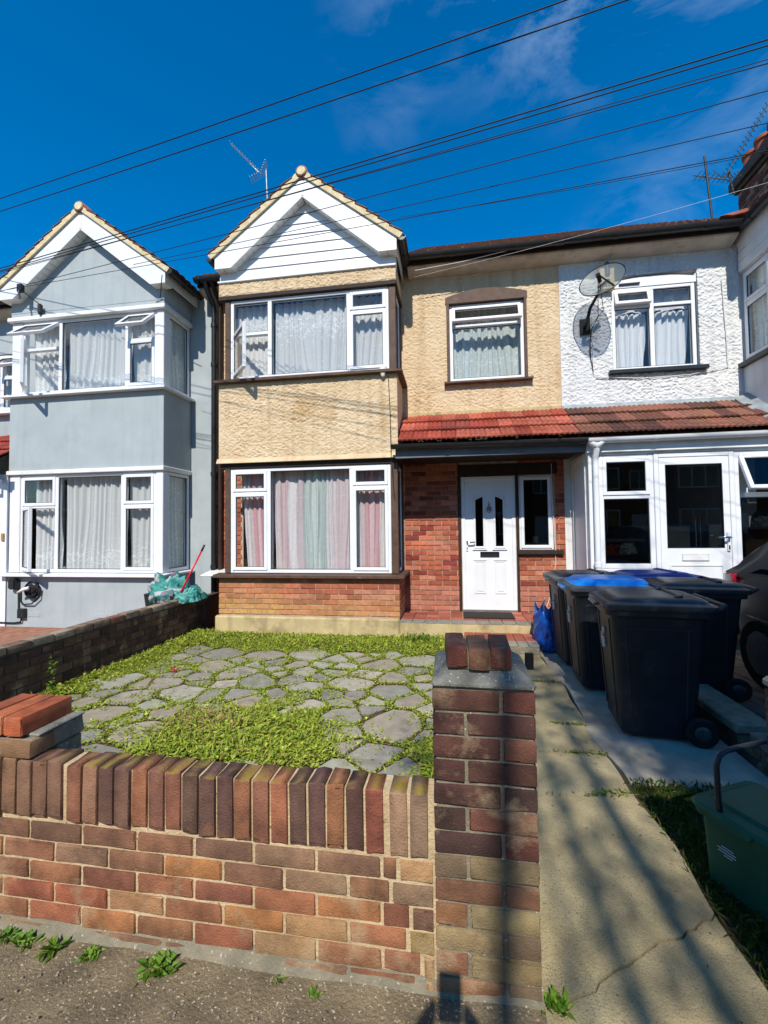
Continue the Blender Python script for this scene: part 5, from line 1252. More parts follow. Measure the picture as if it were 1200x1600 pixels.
weed('green weed at the wall foot, second from the left on the pavement', -1.56, 1.43, 0.005, 24, 0.03, 0.06, 0.35, 0.03)
weed('green weed rosette at the wall foot below the stump of the pier', -1.44, 1.42, 0.005, 28, 0.03, 0.07, 0.3, 0.015)
weed('small green weed at the wall foot left of the largest clump', -1.29, 1.42, 0.005, 20, 0.02, 0.05, 0.35, 0.02)
weed('tiny yellow-green seedling on the pavement right of centre', -0.47, 1.41, 0.005, 14, 0.015, 0.035, 0.4, 0.01)
weed('tiny seedling at the wall foot near the crack', -0.60, 1.44, 0.004, 10, 0.012, 0.03, 0.4, 0.01)
weed('bright green weed at the bottom end of the path by the pier foot', 0.285, 1.47, 0.01, 40, 0.03, 0.07, 0.3, 0.025, (0.5, 1.3))
weed('tall thin weed growing against the dark boundary wall', -3.66, 3.55, 0.0, 34, 0.03, 0.07, 0.4, 0.02, (0.0, 1.0), h=0.34)
weed('leafy plants at the foot of the bay wall near the step', -0.45, 5.75, 0.0, 160, 0.04, 0.10, 0.32, 0.22, (0.3, 1.3), h=0.08)
weed('dark ragged weeds at the back left of the paving', -3.1, 5.6, 0.0, 240, 0.03, 0.07, 0.4, 0.5, (0.2, 1.2), h=0.06, a='5b7330', b='8a9848')
fl = leaves('flower', np.array([[-2.92, 4.25, 0.03]]) + rng.normal(0, 0.018, (26, 3)) * [1, 1, 0.5], rng.uniform(0.02, 0.035, 26), np.full(26, 0.018), rng.uniform(0, 6.28, 26), rng.uniform(0.2, 1.2, 26), np.tile(hexc('e0326c'), (26, 1)))
tag(fl, 'small pink flower among the weeds in the middle of the paving', 'flower')
n = 420
pb = MB()
rp = random.Random(3)
for i in range(n):
    x, y, s = rp.uniform(-1.9, 1.0), rp.uniform(0.9, 1.45), rp.uniform(0.002, 0.0055)
    if x > 0.25 and y > 1.35: continue
    pb.lathe([(0.0005, -s * 0.5), (s, -s * 0.1), (s * 0.8, s * 0.4), (0.0005, s * 0.6)], 5, (x, y, 0.004 + s * 0.3))
mat('pebble', hexc('9a9080'), hexc('6a6256'), scale=60, rough=0.9)
tag(obj('gravel', pb, 'pebble'), 'loose grit scattered on the asphalt pavement', 'gravel', kind='stuff')

# ================================================================== bins
def rrect(cx, cy, hx, hy, r, z, n=4):
    out = []
    for sx, sy, a0 in ((1, 1, 0), (-1, 1, 90), (-1, -1, 180), (1, -1, 270)):
        for k in range(n + 1):
            a = R(a0 + 90 * k / n); out.append((cx + sx * (hx - r) + r * math.cos(a), cy + sy * (hy - r) + r * math.sin(a), z))
    return out
def wheelie_bin(label, loc, rz, lid='bin_lid', rim='bin_lid', body='bin_plastic', mark=True, insert=False):
    """two-wheeled bin, local -X is the front, +X carries axle and hinge; origin on the ground"""
    t = thing('wheelie_bin', label, 'wheelie bin', (0, 0, 0), 'wheelie bins')
    b = MB(); b.loft([rrect(-0.02, 0, 0.22, 0.215, 0.05, 0.03), rrect(-0.02, 0, 0.235, 0.225, 0.05, 0.06), rrect(-0.005, 0, 0.30, 0.268, 0.055, 0.88), rrect(-0.005, 0, 0.305, 0.272, 0.055, 0.90), rrect(-0.005, 0, 0.335, 0.292, 0.05, 0.905), rrect(-0.005, 0, 0.338, 0.295, 0.05, 0.955), rrect(-0.005, 0, 0.315, 0.27, 0.05, 0.957), rrect(-0.005, 0, 0.31, 0.265, 0.05, 0.93)])
    ob = obj('body', b, body, t, smooth=True, angle=R(35))
    rb = MB()
    for s in (-1, 1):                      # corner ribs down the front
        rb.hexa([(-0.268, s * 0.15 - 0.012, 0.12), (-0.245, s * 0.15 - 0.012, 0.12), (-0.245, s * 0.15 + 0.012, 0.12), (-0.268, s * 0.15 + 0.012, 0.12)], [(-0.312, s * 0.18 - 0.012, 0.86), (-0.29, s * 0.18 - 0.012, 0.86), (-0.29, s * 0.18 + 0.012, 0.86), (-0.312, s * 0.18 + 0.012, 0.86)])
    obj('rib', rb, body, ob, bevel=0.004)
    for s in (-1, 1):                      # moulded side panels and the band under the rim
        def sidept(x, z, e): k = (z - 0.06) / 0.82; return (x, s * (0.225 + 0.043 * k + e), z)
        for xa, xb in ((-0.19, -0.175), (0.15, 0.165)):
            q = MB(); q.hexa([sidept(xa, 0.16, 0.005), sidept(xb, 0.16, 0.005), sidept(xb, 0.16, -0.01), sidept(xa, 0.16, -0.01)], [sidept(xa - 0.03 * (xa < 0) + 0.02 * (xa > 0), 0.80, 0.005), sidept(xb - 0.03 * (xa < 0) + 0.02 * (xa > 0), 0.80, 0.005), sidept(xb - 0.03 * (xa < 0) + 0.02 * (xa > 0), 0.80, -0.01), sidept(xa - 0.03 * (xa < 0) + 0.02 * (xa > 0), 0.80, -0.01)]); obj('rib', q, body, ob, bevel=0.003)
        q = MB(); q.hexa([sidept(-0.22, 0.80, 0.006), sidept(0.2, 0.80, 0.006), sidept(0.2, 0.80, -0.01), sidept(-0.22, 0.80, -0.01)], [sidept(-0.22, 0.815, 0.006), sidept(0.2, 0.815, 0.006), sidept(0.2, 0.815, -0.01), sidept(-0.22, 0.815, -0.01)]); obj('rib', q, body, ob, bevel=0.003)
    ld = MB()
    ld.loft([rrect(0.0, 0, 0.352, 0.305, 0.06, 0.945), rrect(0.0, 0, 0.362, 0.312, 0.06, 0.962), rrect(0.0, 0, 0.36, 0.31, 0.06, 0.985), rrect(0.0, 0, 0.335, 0.285, 0.06, 1.0)])
    L_ = obj('lid', ld, rim, t, smooth=True, angle=R(35))
    tp = MB(); tp.loft([rrect(0.01, 0, 0.325, 0.275, 0.06, 0.99), rrect(0.01, 0, 0.31, 0.262, 0.07, 1.015), rrect(0.02, 0, 0.27, 0.23, 0.08, 1.032), rrect(0.02, 0, 0.2, 0.17, 0.08, 1.036)])
    obj('lid_panel', tp, lid, L_, smooth=True, angle=R(50))
    gr = MB(); gr.box(-0.39, -0.345, -0.12, 0.12, 0.95, 0.972); gr.tube([(0.12, -0.2, 1.034), (0.16, -0.2, 1.042), (0.16, 0.2, 1.042), (0.12, 0.2, 1.034)], 0.012, 6); pieces('lid_grip', gr, lid, L_, bevel=0.004)
    hd = MB(); hd.tube([(0.335, -0.26, 0.95), (0.40, -0.25, 0.99), (0.40, 0.25, 0.99), (0.335, 0.26, 0.95)], 0.016, 8)
    for s in (-0.2, 0, 0.2): hd.box(0.315, 0.40, s - 0.02, s + 0.02, 0.955, 0.985)
    obj('handle', hd, rim, t, smooth=True, angle=R(40))
    ax = MB().tube([(0.235, -0.25, 0.1), (0.235, 0.25, 0.1)], 0.012, 8); obj('axle', ax, 'dark_steel', t)
    for s in (-1, 1):
        w = MB(); y0 = s * 0.252
        w.lathe([(0.055, y0 - 0.024), (0.088, y0 - 0.026), (0.1, y0 - 0.014), (0.1, y0 + 0.014), (0.088, y0 + 0.026), (0.055, y0 + 0.024)], 26, (0.235, 0, 0.1), 'y')
        wo_ = obj('wheel', w, 'rubber', t, smooth=True, angle=R(40))
        hb = MB(); hb.lathe([(0.018, y0 + s * 0.03), (0.05, y0 + s * 0.026), (0.058, y0 + s * 0.016)], 20, (0.235, 0, 0.1), 'y'); obj('hub', hb, 'bin_lid', wo_, smooth=True)
    if mark:                               # council print on the front: crest and lines of lettering
        mk = MB()
        for i, (w_, z) in enumerate(((0.05, 0.70), (0.085, 0.675), (0.085, 0.655), (0.07, 0.635), (0.085, 0.615), (0.04, 0.595))):
            xf = -0.262 - 0.06 * (z - 0.06) / 0.82 + 0.0 - 0.0035
            mk.box(xf - 0.002, xf + 0.004, 0.05 - w_, 0.05 + w_ * 0.3, z, z + 0.008)
        for i in range(5): mk.box(-0.314, -0.306, -0.03 + i * 0.012, -0.025 + i * 0.012, 0.72 + 0.01 * (i % 2), 0.75 + 0.008 * (i % 3))
        obj('printed_mark', mk, 'white_print', ob)
    if insert:
        i_ = MB(); i_.loft([rrect(0.03, 0, 0.30, 0.255, 0.06, 1.02), rrect(0.04, 0, 0.27, 0.235, 0.07, 1.05), rrect(0.05, 0, 0.2, 0.17, 0.08, 1.058)]); i_.box(-0.24, -0.13, -0.06, 0.06, 1.03, 1.052)
        obj('lid_insert', i_, lid, L_, smooth=True, angle=R(40))
        obj('grip_recess', MB().box(-0.19, -0.145, -0.05, 0.05, 1.0515, 1.054), 'dark_blue_lid', L_)
    t.location = loc; t.rotation_euler = (0, 0, rz); t.scale = (0.98, 0.98, 0.945)
    return t
wheelie_bin('large black wheelie bin nearest the camera, on the concrete pad', (1.40, 3.53, 0.016), R(-6))
wheelie_bin('black wheelie bin with bright blue lid standing second on the pad', (1.37, 4.42, 0.016), R(-2), lid='blue_lid', rim='bin_grey_rim', insert=True)
wheelie_bin('grey-rimmed black wheelie bin farthest back on the pad beside the blue bag', (1.37, 5.10, 0.016), R(2), rim='bin_grey_rim')
wheelie_bin('black wheelie bin on the neighbouring drive behind the largest bin', (2.13, 4.42, 0.012), R(-8), mark=False)
wheelie_bin('wheelie bin with dark blue lid by the porch of the white house', (2.12, 5.22, 0.012), R(3), lid='dark_blue_lid', rim='dark_blue_lid', mark=False)

# green food caddy
t = thing('food_caddy', 'dark green food waste caddy with black carrying handle beside the path', 'food caddy', (1.17, 2.0, 0))
K = Matrix.Translation((1.225, 2.03, -0.004)) @ Matrix.Rotation(R(27), 4, 'Z')
b = MB(K); b.loft([rrect(0, 0, 0.15, 0.142, 0.03, 0.0), rrect(0, 0, 0.164, 0.156, 0.035, 0.28), rrect(0, 0, 0.166, 0.158, 0.035, 0.285), rrect(0, 0, 0.180, 0.172, 0.035, 0.288), rrect(0, 0, 0.182, 0.174, 0.035, 0.312), rrect(0, 0, 0.16, 0.15, 0.03, 0.308)]); cb = obj('body', b, 'green_plastic', t, smooth=True, angle=R(35))
l = MB(K); l.loft([rrect(0, 0, 0.190, 0.182, 0.04, 0.314), rrect(0, 0, 0.194, 0.186, 0.04, 0.328), rrect(0, 0, 0.186, 0.178, 0.045, 0.342), rrect(0, 0, 0.15, 0.142, 0.04, 0.352), rrect(0, 0, 0.145, 0.137, 0.04, 0.349), rrect(0, 0, 0.14, 0.132, 0.04, 0.349), rrect(0, 0, 0.132, 0.124, 0.04, 0.362), rrect(0, 0, 0.07, 0.06, 0.03, 0.366)]); ll = obj('lid', l, 'green_plastic', t, smooth=True, angle=R(25))
gp_ = MB(K); gp_.loft([[(-0.197, -0.07 * k, z), (-0.197, 0.07 * k, z), (-0.180, 0.07 * k, z), (-0.180, -0.07 * k, z)] for k, z in ((0.75, 0.296), (1.0, 0.312), (1.0, 0.326), (0.6, 0.336))]); obj('lid_catch', gp_, 'green_plastic', ll, bevel=0.004)
hz = [(-0.178, 0.03, 0.295), (-0.182, 0.035, 0.40), (-0.178, 0.04, 0.52), (-0.16, 0.04, 0.555), (-0.12, 0.04, 0.57), (0.12, 0.04, 0.57), (0.16, 0.04, 0.555), (0.178, 0.04, 0.52), (0.182, 0.035, 0.40), (0.178, 0.03, 0.295)]
obj('handle', MB(K).tube([(x * 0.97, y + 0.03, z) for x, y, z in hz], 0.011, 8), 'black_plastic', t, smooth=True)
mk = MB(K)
for i, (a, b_) in enumerate(((-0.02, 0.012), (-0.034, 0.034), (-0.034, 0.036), (-0.028, 0.02))): mk.box(-0.1615 - 0.0006 * i, -0.1545, a + 0.05, b_ + 0.05, 0.165 + i * 0.011, 0.1675 + i * 0.011)
obj('printed_mark', mk, 'white_print', cb)

# blue carrier bag between step and bins
n, m_ = 72, 36
U, V = np.meshgrid(np.linspace(0, 2 * math.pi, n), np.linspace(0, 1, m_))
rad = 0.9 + 0.22 * np.sin(V * math.pi * 0.9) + 0.55 * (np.abs(fbm(np.cos(U) * 2.5 + 5, V * 5 + np.sin(U) * 2.5, 9) - 0.5)) + 0.2 * fbm(np.cos(U) * 5, V * 9 + np.sin(U) * 5, 19) - 0.25 * np.clip(0.08 - V, 0, 1) * 6
X = 1.09 + 0.12 * rad * np.cos(U); Y = 5.58 + 0.19 * rad * np.sin(U); Zb = 0.02 + V * (0.50 + 0.06 * np.sin(U * 3 + 0.5) + 0.05 * np.sin(U * 2 + 1) + 0.03 * np.sin(U * 5))
bag = thing('shopping_bag', 'crumpled blue woven shopping bag slumped between the step and the bins', 'bag', (1.09, 5.58, 0))
bb = put('bag_body', grid_mesh('bag_body', np.stack([X, Y, Zb], -1)), 'bag_blue', bag)
hh = MB()
for s in (-1, 1): hh.tube([(1.09 + s * 0.06, 5.40, 0.5), (1.09 + s * 0.07, 5.38, 0.58), (1.09 + s * 0.05, 5.45, 0.62), (1.09 + s * 0.06, 5.55, 0.54)], 0.008, 6)
obj('bag_handle', hh, 'white_print', bag, smooth=True)
wt = MB(); wt.box(0.985, 1.0, 5.40, 5.42, 0.38, 0.55); 
ft = MB()
for i in range(7): ft.box(1.02 + i * 0.018, 1.032 + i * 0.018, 5.362 - 0.001 * i, 5.366, 0.36, 0.372 + 0.004 * (i % 3))
obj('printed_lettering', ft, 'white_print', bag)

# laundry and mop by the boundary wall on the left
def heap(name, label, c, rx, ry, h, pal, seed, cat):
    n, m_ = 90, 40
    U, V = np.meshgrid(np.linspace(0, 2 * math.pi, n), np.linspace(0, 1, m_))
    q = np.cos(V * math.pi / 2) ** 0.8; px, py = q * np.cos(U), q * np.sin(U)          # dome, then deep folds
    fold = np.abs(fbm(px * 2.6 + seed, py * 2.6 + V * 1.5, seed) - 0.5) * 1.6 + 0.5 * np.abs(fbm(px * 6 + seed, py * 6 + V * 3, seed + 2) - 0.5)
    w = 0.78 + 0.7 * fold
    X = c[0] + rx * px * w; Y = c[1] + ry * py * w; Zh = c[2] + h * np.sin(V * math.pi / 2) * (0.55 + 0.7 * fbm(px * 2.2 + 3, py * 2.2, seed + 4) + 0.35 * fold)
    st = np.array([hexc(p) for p in pal]); idx = np.clip((fbm(U * 1.2, V * 3.5, seed + 7) * 1.7 - 0.35) * len(st), 0, len(st) - 1).astype(int)
    o = put(name, grid_mesh(name, np.stack([X, Y, Zh], -1), cols=st[idx]), 'cloth_mix'); return tag(o, label, cat)
lb_ = MB(); lb_.loft([rrect(-4.02, 5.75, 0.17, 0.2, 0.05, 0.0), rrect(-4.02, 5.75, 0.23, 0.26, 0.06, 0.62), rrect(-4.02, 5.75, 0.21, 0.24, 0.06, 0.61)]); tag(obj('laundry_basket', lb_, 'bin_plastic', smooth=True, angle=R(40)), 'dark plastic basket behind the boundary wall holding the laundry', 'basket')
heap('laundry', 'heap of turquoise, white and pink laundry in the basket beside the grey house', (-3.98, 5.72, 0.50), 0.30, 0.26, 0.36, ('2a6f6c', '4f9a92', '3f8880', 'b8b8bc', '2f7a74', '9a7486', '1c262e'), 3, 'laundry')
heap('garment', 'turquoise towel draped over the end of the boundary wall', (-3.72, 5.75, 0.50), 0.19, 0.24, 0.20, ('3f8f88', '5fa8a0', '347a74', '6aa8a2'), 8, 'towel')
mp_ = thing('mop', 'red handled mop leaning by the laundry at the boundary wall', 'mop', (-3.75, 5.75, 0.5))
obj('pole', MB().tube([(-3.80, 5.58, 0.50), (-3.50, 5.72, 1.20)], 0.0125, 8), 'mop_red', mp_, smooth=True); obj('grip', MB().tube([(-3.50, 5.72, 1.20), (-3.465, 5.736, 1.285)], 0.015, 8), 'black_plastic', mp_, smooth=True)

# wall charger with its coiled lead on the grey house
ev = thing('wall_charger', 'black wall charger with coiled cable and white plug under the grey bay window', 'charger', (-6.7, 5.98, 0.5))
obj('charger_box', MB().box(-6.90, -6.76, YB - 0.10, YB - 0.001, 0.60, 0.77), 'black_plastic', ev, bevel=0.02, seg=2)
obj('plug_holder', MB().lathe([(0.09, YB - 0.001), (0.09, YB - 0.05), (0.07, YB - 0.07), (0.05, YB - 0.075)], 20, (-6.50, 0, 0.63), 'y'), 'black_plastic', ev, smooth=True)
co = MB()
pts_ = [(-6.50 + (0.105 + 0.02 * math.sin(i * 0.9)) * math.cos(i * 0.35), YB - 0.045 - 0.02 * math.sin(i * 0.21), 0.60 - 0.02 * math.sin(i * 0.05) + (0.11 + 0.025 * math.sin(i * 0.31)) * math.sin(i * 0.35)) for i in range(90)]
co.tube(pts_, 0.011, 6); co.tube([(-6.74, YB - 0.02, 0.6), (-6.74, YB - 0.02, 0.42), (-6.68, YB - 0.03, 0.36), (-6.5, YB - 0.05, 0.38), (-6.38, YB - 0.05, 0.48), (-6.36, YB - 0.05, 0.62)], 0.011, 6); co.tube([(-6.78, YB - 0.02, 0.6), (-6.77, YB - 0.02, 0.30), (-6.7, YB - 0.02, 0.25)], 0.012, 6)
obj('cable', co, 'cable_black', ev, smooth=True)
obj('plug', MB().tube([(-6.50, YB - 0.10, 0.63), (-6.56, YB - 0.13, 0.615), (-6.68, YB - 0.12, 0.56)], [0.03, 0.026, 0.016], 10), 'upvc', ev, smooth=True)
obj('junction_box', MB().box(-6.76, -6.63, YB - 0.06, YB - 0.001, 0.15, 0.30), 'black_plastic', ev, bevel=0.008); obj('cable', MB().tube([(-6.70, YB - 0.03, 0.15), (-6.72, YB - 0.03, 0.09), (-6.86, YB - 0.02, 0.07), (-7.4, YB - 0.02, 0.07)], 0.012, 6), 'cable_black', ev)

# satellite dish and security light on the white house
ds = thing('satellite_dish', 'grey mesh satellite dish on a bracket beside the white upstairs window', 'satellite dish', (1.92, 6.66, 4.4))
cen = Vector((2.04, 6.22, 4.78)); nrm = Vector((-0.10, -0.80, -0.10)).normalized()
nrm = Vector((-0.46, -0.76, 0.44)).normalized()
A_ = Vector((0.8, 0.0, 0.45)); A_ = (A_ - nrm * A_.dot(nrm)).normalized(); B_ = nrm.cross(A_)
rings = []
mbd = MB(); nr, ns = 9, 44
for back in (0, 1):
    vs, fs = [], []
    for i in range(nr + 1):
        rr = i / nr
        for k in range(ns):
            a = 2 * math.pi * k / ns; p = cen + A_ * (0.285 * rr * math.cos(a)) + B_ * (0.285 * rr * math.sin(a)) + nrm * (0.07 * rr * rr - 0.035 - 0.0)
            vs.append(p)
    for i in range(nr):
        for k in range(ns): fs.append((i * ns + k, i * ns + (k + 1) % ns, (i + 1) * ns + (k + 1) % ns, (i + 1) * ns + k))
    if not back: mbd.add(vs, fs)
obj('reflector', mbd, 'dish_mesh', ds, smooth=True)
obj('rim', MB().tube([cen + A_ * (0.285 * math.cos(a)) + B_ * (0.285 * math.sin(a)) + nrm * 0.035 for a in np.linspace(0, 2 * math.pi, 49)], 0.007, 6), 'dark_steel', ds, smooth=True)
bkp = cen - nrm * 0.05
ar_ = MB(); ar_.tube([(1.93, YD - 0.02, 4.36), (1.90, 6.42, 4.38), (1.92, 6.38, 4.50), tuple(bkp)], [0.024, 0.024, 0.022, 0.02], 8); ar_.box(1.86, 2.0, YD - 0.05, YD - 0.005, 4.26, 4.48); ar_.tube([tuple(bkp - Vector((0.06, 0, 0.05))), tuple(bkp + Vector((0.07, 0, 0.05)))], 0.03, 6); obj('bracket', ar_, 'black_metal', ds, bevel=0)
lnb = cen + nrm * 0.26 + Vector((0.0, 0, -0.12))
la = MB(); la.tube([tuple(cen - B_ * 0.25 + nrm * 0.02) if (cen - B_ * 0.25).z < (cen + B_ * 0.25).z else tuple(cen + B_ * 0.25 + nrm * 0.02), tuple(lnb)], 0.011, 6); la.tube([tuple(lnb), tuple(lnb - nrm * 0.12)], [0.03, 0.024], 10); obj('feed_arm', la, 'black_metal', ds)
cb_ = MB(); cb_.tube([tuple(lnb), tuple(lnb + Vector((0.03, 0.1, -0.14))), (2.06, 6.5, 4.42), (2.0, 6.62, 4.30), (1.985, YD - 0.03, 4.0), (2.03, YD - 0.03, 3.7)], 0.005, 5); cb_.tube([tuple(lnb + Vector((0.01, 0, 0))), (2.10, 6.4, 4.47), (1.98, 6.62, 4.34), (2.0, YD - 0.03, 3.9)], 0.005, 5); obj('cable', cb_, 'cable_black', ds, smooth=True)
sl_ = thing('security_light', 'cream floodlight box under the eaves above the satellite dish', 'light', (2.23, 6.66, 5.1))
obj('housing', MB().box(2.13, 2.33, YD - 0.10, YD - 0.012, 4.86, 5.25), 'verge_mortar', sl_, bevel=0.012); obj('lens', MB().loft([rrect(0, 0, 0.034, 0.085, 0.03, 0)], False) if False else MB().prism([(2.195 + 0.036 * math.cos(a) + 0.036, 5.13 + (0.09 if math.sin(a) > 0 else -0.05) + 0.036 * math.sin(a)) for a in np.linspace(0, 2 * math.pi, 17)[:-1]], 'y', YD - 0.112, YD - 0.101), 'black_plastic', sl_); obj('lamp', MB().box(2.218, 2.245, YD - 0.118, YD - 0.1125, 5.08, 5.2), 'chrome', sl_, bevel=0.004)
gr_ = MB()
for i in range(4):
    for j in range(2): gr_.box(2.165 + i * 0.038, 2.19 + i * 0.038, YD - 0.106, YD - 0.1005, 4.90 + j * 0.03, 4.918 + j * 0.03)
obj('grille', gr_, 'dark_steel', sl_)

# aerials
def aerial(label, foot, top, boom0, boom1, n, el, steel='dark_steel', refl=True):
    t = thing('tv_aerial', label, 'aerial', foot, 'roof aerials')
    foot, top, b0, b1 = map(Vector, (foot, top, boom0, boom1))
    obj('mast', MB().tube([foot, top], 0.017, 8), steel, t)
    bm_ = MB(); bm_.tube([b0, b1], 0.011, 6); d = (b1 - b0).normalized(); ax_ = d.cross(Vector((0, 0, 1))).normalized(); ax_ = (ax_ + Vector((0, 0, 0.12))).normalized(); bm_.tube([b0 + d * 0.1 + Vector((0, 0, -0.02)), b1 * 0.65 + b0 * 0.35], 0.006, 5)
    obj('boom', bm_, 'steel', t)
    e_ = MB()
    for i in range(n):
        p = b0 + (b1 - b0) * ((i + 0.8) / n); s = el * (1.0 - 0.25 * i / n); e_.tube([p - ax_ * s, p + ax_ * s], 0.0045, 5)
    obj('elements', e_, steel, t)
    if refl:
        r_ = MB(); up_ = ax_.cross(d)
        for k in range(5):
            for s in (-1, 1): p = b0 + up_ * s * (0.03 + 0.05 * k) + d * 0.02 * k; r_.tube([p - ax_ * el * 0.9, p + ax_ * el * 0.9], 0.007, 5)
        obj('reflector', r_, 'steel', t)
aerial('television aerial on a pale mast behind the white gable of the cream house', (-3.70, 8.5, 7.6), (-3.76, 8.5, 9.05), (-3.86, 8.5, 8.95), (-4.5, 8.4, 9.62), 12, 0.12, 'steel')
aerial('small television aerial with horizontal boom beside the chimney', (4.28, 7.8, 6.35), (4.19, 7.8, 7.55), (4.02, 7.8, 7.25), (4.62, 7.9, 7.17), 8, 0.09, 'dark_steel', False)
aerial('long television aerial slanting up in front of the chimney pots', (4.9, 8.3, 7.2), (4.82, 8.3, 7.62), (4.75, 8.3, 7.50), (5.15, 7.8, 8.28), 16, 0.09, 'dark_steel')

# overhead wires: the street's telephone and service lines
WIRES = [(((-6.07, 5, 6.07), (0.9, 3.5, 5.62)), 0.0075, 'highest black cable across the sky'), (((-6.06, 5, 5.89), (1.35, 3.5, 5.53)), 0.0075, 'second highest black cable across the sky'), (((-6.05, 5, 5.09), (2.33, 3.5, 5.04)), 0.0075, 'upper of the twin black cables crossing both gables'),
         (((-6.05, 5, 5.055), (2.33, 3.5, 4.995)), 0.007, 'lower of the twin black cables crossing both gables'), (((-6.05, 5, 5.04), (2.32, 3.5, 4.86)), 0.006, 'black cable just below the twin cables'), (((-6.05, 5, 5.02), (2.32, 3.5, 4.89)), 0.004, 'thin faint cable just below the twin cables'), (((-5.59, 5, 4.8), (2.32, 3.5, 4.66)), 0.005, 'black cable crossing the middle of the white gable'),
         (((-3.64, 5, 4.93), (2.31, 3.5, 4.42)), 0.0045, 'thin cable crossing the white gable and reaching the chimney side aerial'), (((-5.04, 5, 4.83), (2.3, 3.5, 4.21)), 0.0045, 'thin cable crossing the lower white gable boards'), (((-0.59, 5, 5.08), (2.3, 3.5, 4.2)), 0.003, 'faintest thin cable right of the white gable'), (((-0.45, 5.6, 4.70), (2.28, 4.6, 4.61)), 0.0022, 'pale thin wire running under the gutter to the chimney')]
for (a, b), r_, lab in WIRES:
    a, b = Vector(a), Vector(b); d = b - a
    t0, t1 = (-0.45, 1.7)
    if lab.startswith('thin cable crossing the white'): t0 = -0.08
    if 'faintest' in lab or 'pale' in lab: t0 = 0.0
    if 'middle of the white' in lab: t0 = -0.12
    pts_ = [a + d * (t0 + (t1 - t0) * i / 24) + Vector((0, 0, -0.06 * (1 - (2 * i / 24 - 1) ** 2) + 0.04)) for i in range(25)]
    tag(obj('overhead_cable', MB().tube(pts_, r_ * 0.72, 6), 'cable_white' if 'pale' in lab else 'cable_black', smooth=True), lab, 'cable', 'overhead cables')

# things inside the white porch
tag(obj('cardboard_box', MB().box(3.60, 3.95, 6.15, 6.5, 0.95, 1.42), 'cardboard', bevel=0.005), 'brown cardboard box behind the right porch window of the white house', 'box')
tag(obj('porch_shelf', MB().box(1.83, 2.42, 6.05, 6.35, 1.28, 1.31), 'room'), 'shelf inside the left porch window of the white house', 'shelf')
tag(obj('porch_shelf', MB().box(3.42, 3.95, 6.02, 6.14, 1.42, 1.45), 'room'), 'shelf inside the right porch window of the white house', 'shelf')
heap('carrier_bag', 'crumpled pale carrier bag behind the left porch window of the white house', (2.2, 6.12, 1.12), 0.12, 0.1, 0.17, ('d8dcd6', 'aebcae', 'e8e8e4', '7f9a86'), 12, 'bag')
heap('carrier_bag', 'orange cloth bag behind the left porch window of the white house', (2.02, 6.12, 1.1), 0.1, 0.08, 0.15, ('b04a28', 'c86030', '8a3a22'), 15, 'bag')
heap('carrier_bag', 'white carrier bag on the shelf behind the right porch window', (3.75, 6.08, 1.45), 0.12, 0.06, 0.18, ('e4e8e8', 'c8d4d4', '9ab8b4'), 19, 'bag')

# ================================================================== dark hatchback reversed up the neighbouring drive
car = thing('car', 'dark hatchback parked on the drive at the right edge with a red tail light', 'car', (3.6, 3.1, 0.01))
CT = Matrix.Translation((3.60, 5.22, 0.012)) @ Matrix.Rotation(R(-90), 4, 'Z')      # local +x runs from the tail to the nose, y across
prof = [  # x, floor z, waist z, waist half width
    (0.0, 0.42, 0.80, 0.62), (0.04, 0.32, 0.93, 0.76), (0.15, 0.26, 1.0, 0.83), (0.5, 0.22, 1.0, 0.87), (1.0, 0.2, 0.98, 0.89), (1.8, 0.2, 0.95, 0.895), (2.6, 0.2, 0.93, 0.89), (3.1, 0.2, 0.92, 0.885), (3.6, 0.22, 0.86, 0.86), (3.95, 0.26, 0.76, 0.80), (4.12, 0.34, 0.66, 0.7), (4.16, 0.42, 0.58, 0.6)]
ringf = lambda x, f_, w, h: [(x, -h * 0.93, f_), (x, -h, f_ + 0.12), (x, -h * 1.005, (f_ + w) / 2), (x, -h * 0.985, w - 0.08), (x, -h * 0.94, w), (x, -h * 0.5, w + 0.02), (x, h * 0.5, w + 0.02), (x, h * 0.94, w), (x, h * 0.985, w - 0.08), (x, h * 1.005, (f_ + w) / 2), (x, h, f_ + 0.12), (x, h * 0.93, f_)]
cbd = obj('body', MB(CT).loft([ringf(*p) for p in prof]), 'car_paint', car, smooth=True, angle=R(45))
roof = [(0.16, 0.99, 0.80, 1.02), (0.32, 1.18, 0.73, 0.99), (0.62, 1.38, 0.66, 0.98), (0.95, 1.45, 0.63, 0.97), (1.5, 1.48, 0.62, 0.96), (2.0, 1.46, 0.62, 0.95), (2.4, 1.38, 0.64, 0.94), (2.75, 1.18, 0.71, 0.93), (3.1, 0.93, 0.80, 0.92)]
def rr_(x, z, h, base): return [(x, -0.84, base - 0.03), (x, -(h + 0.84) / 2, (z + base) / 2), (x, -h, z - 0.02), (x, -h * 0.8, z + 0.0), (x, h * 0.8, z + 0.0), (x, h, z - 0.02), (x, (h + 0.84) / 2, (z + base) / 2), (x, 0.84, base - 0.03)]
obj('cabin', MB(CT).loft([rr_(*p) for p in roof]), 'car_paint', car, smooth=True, angle=R(40))
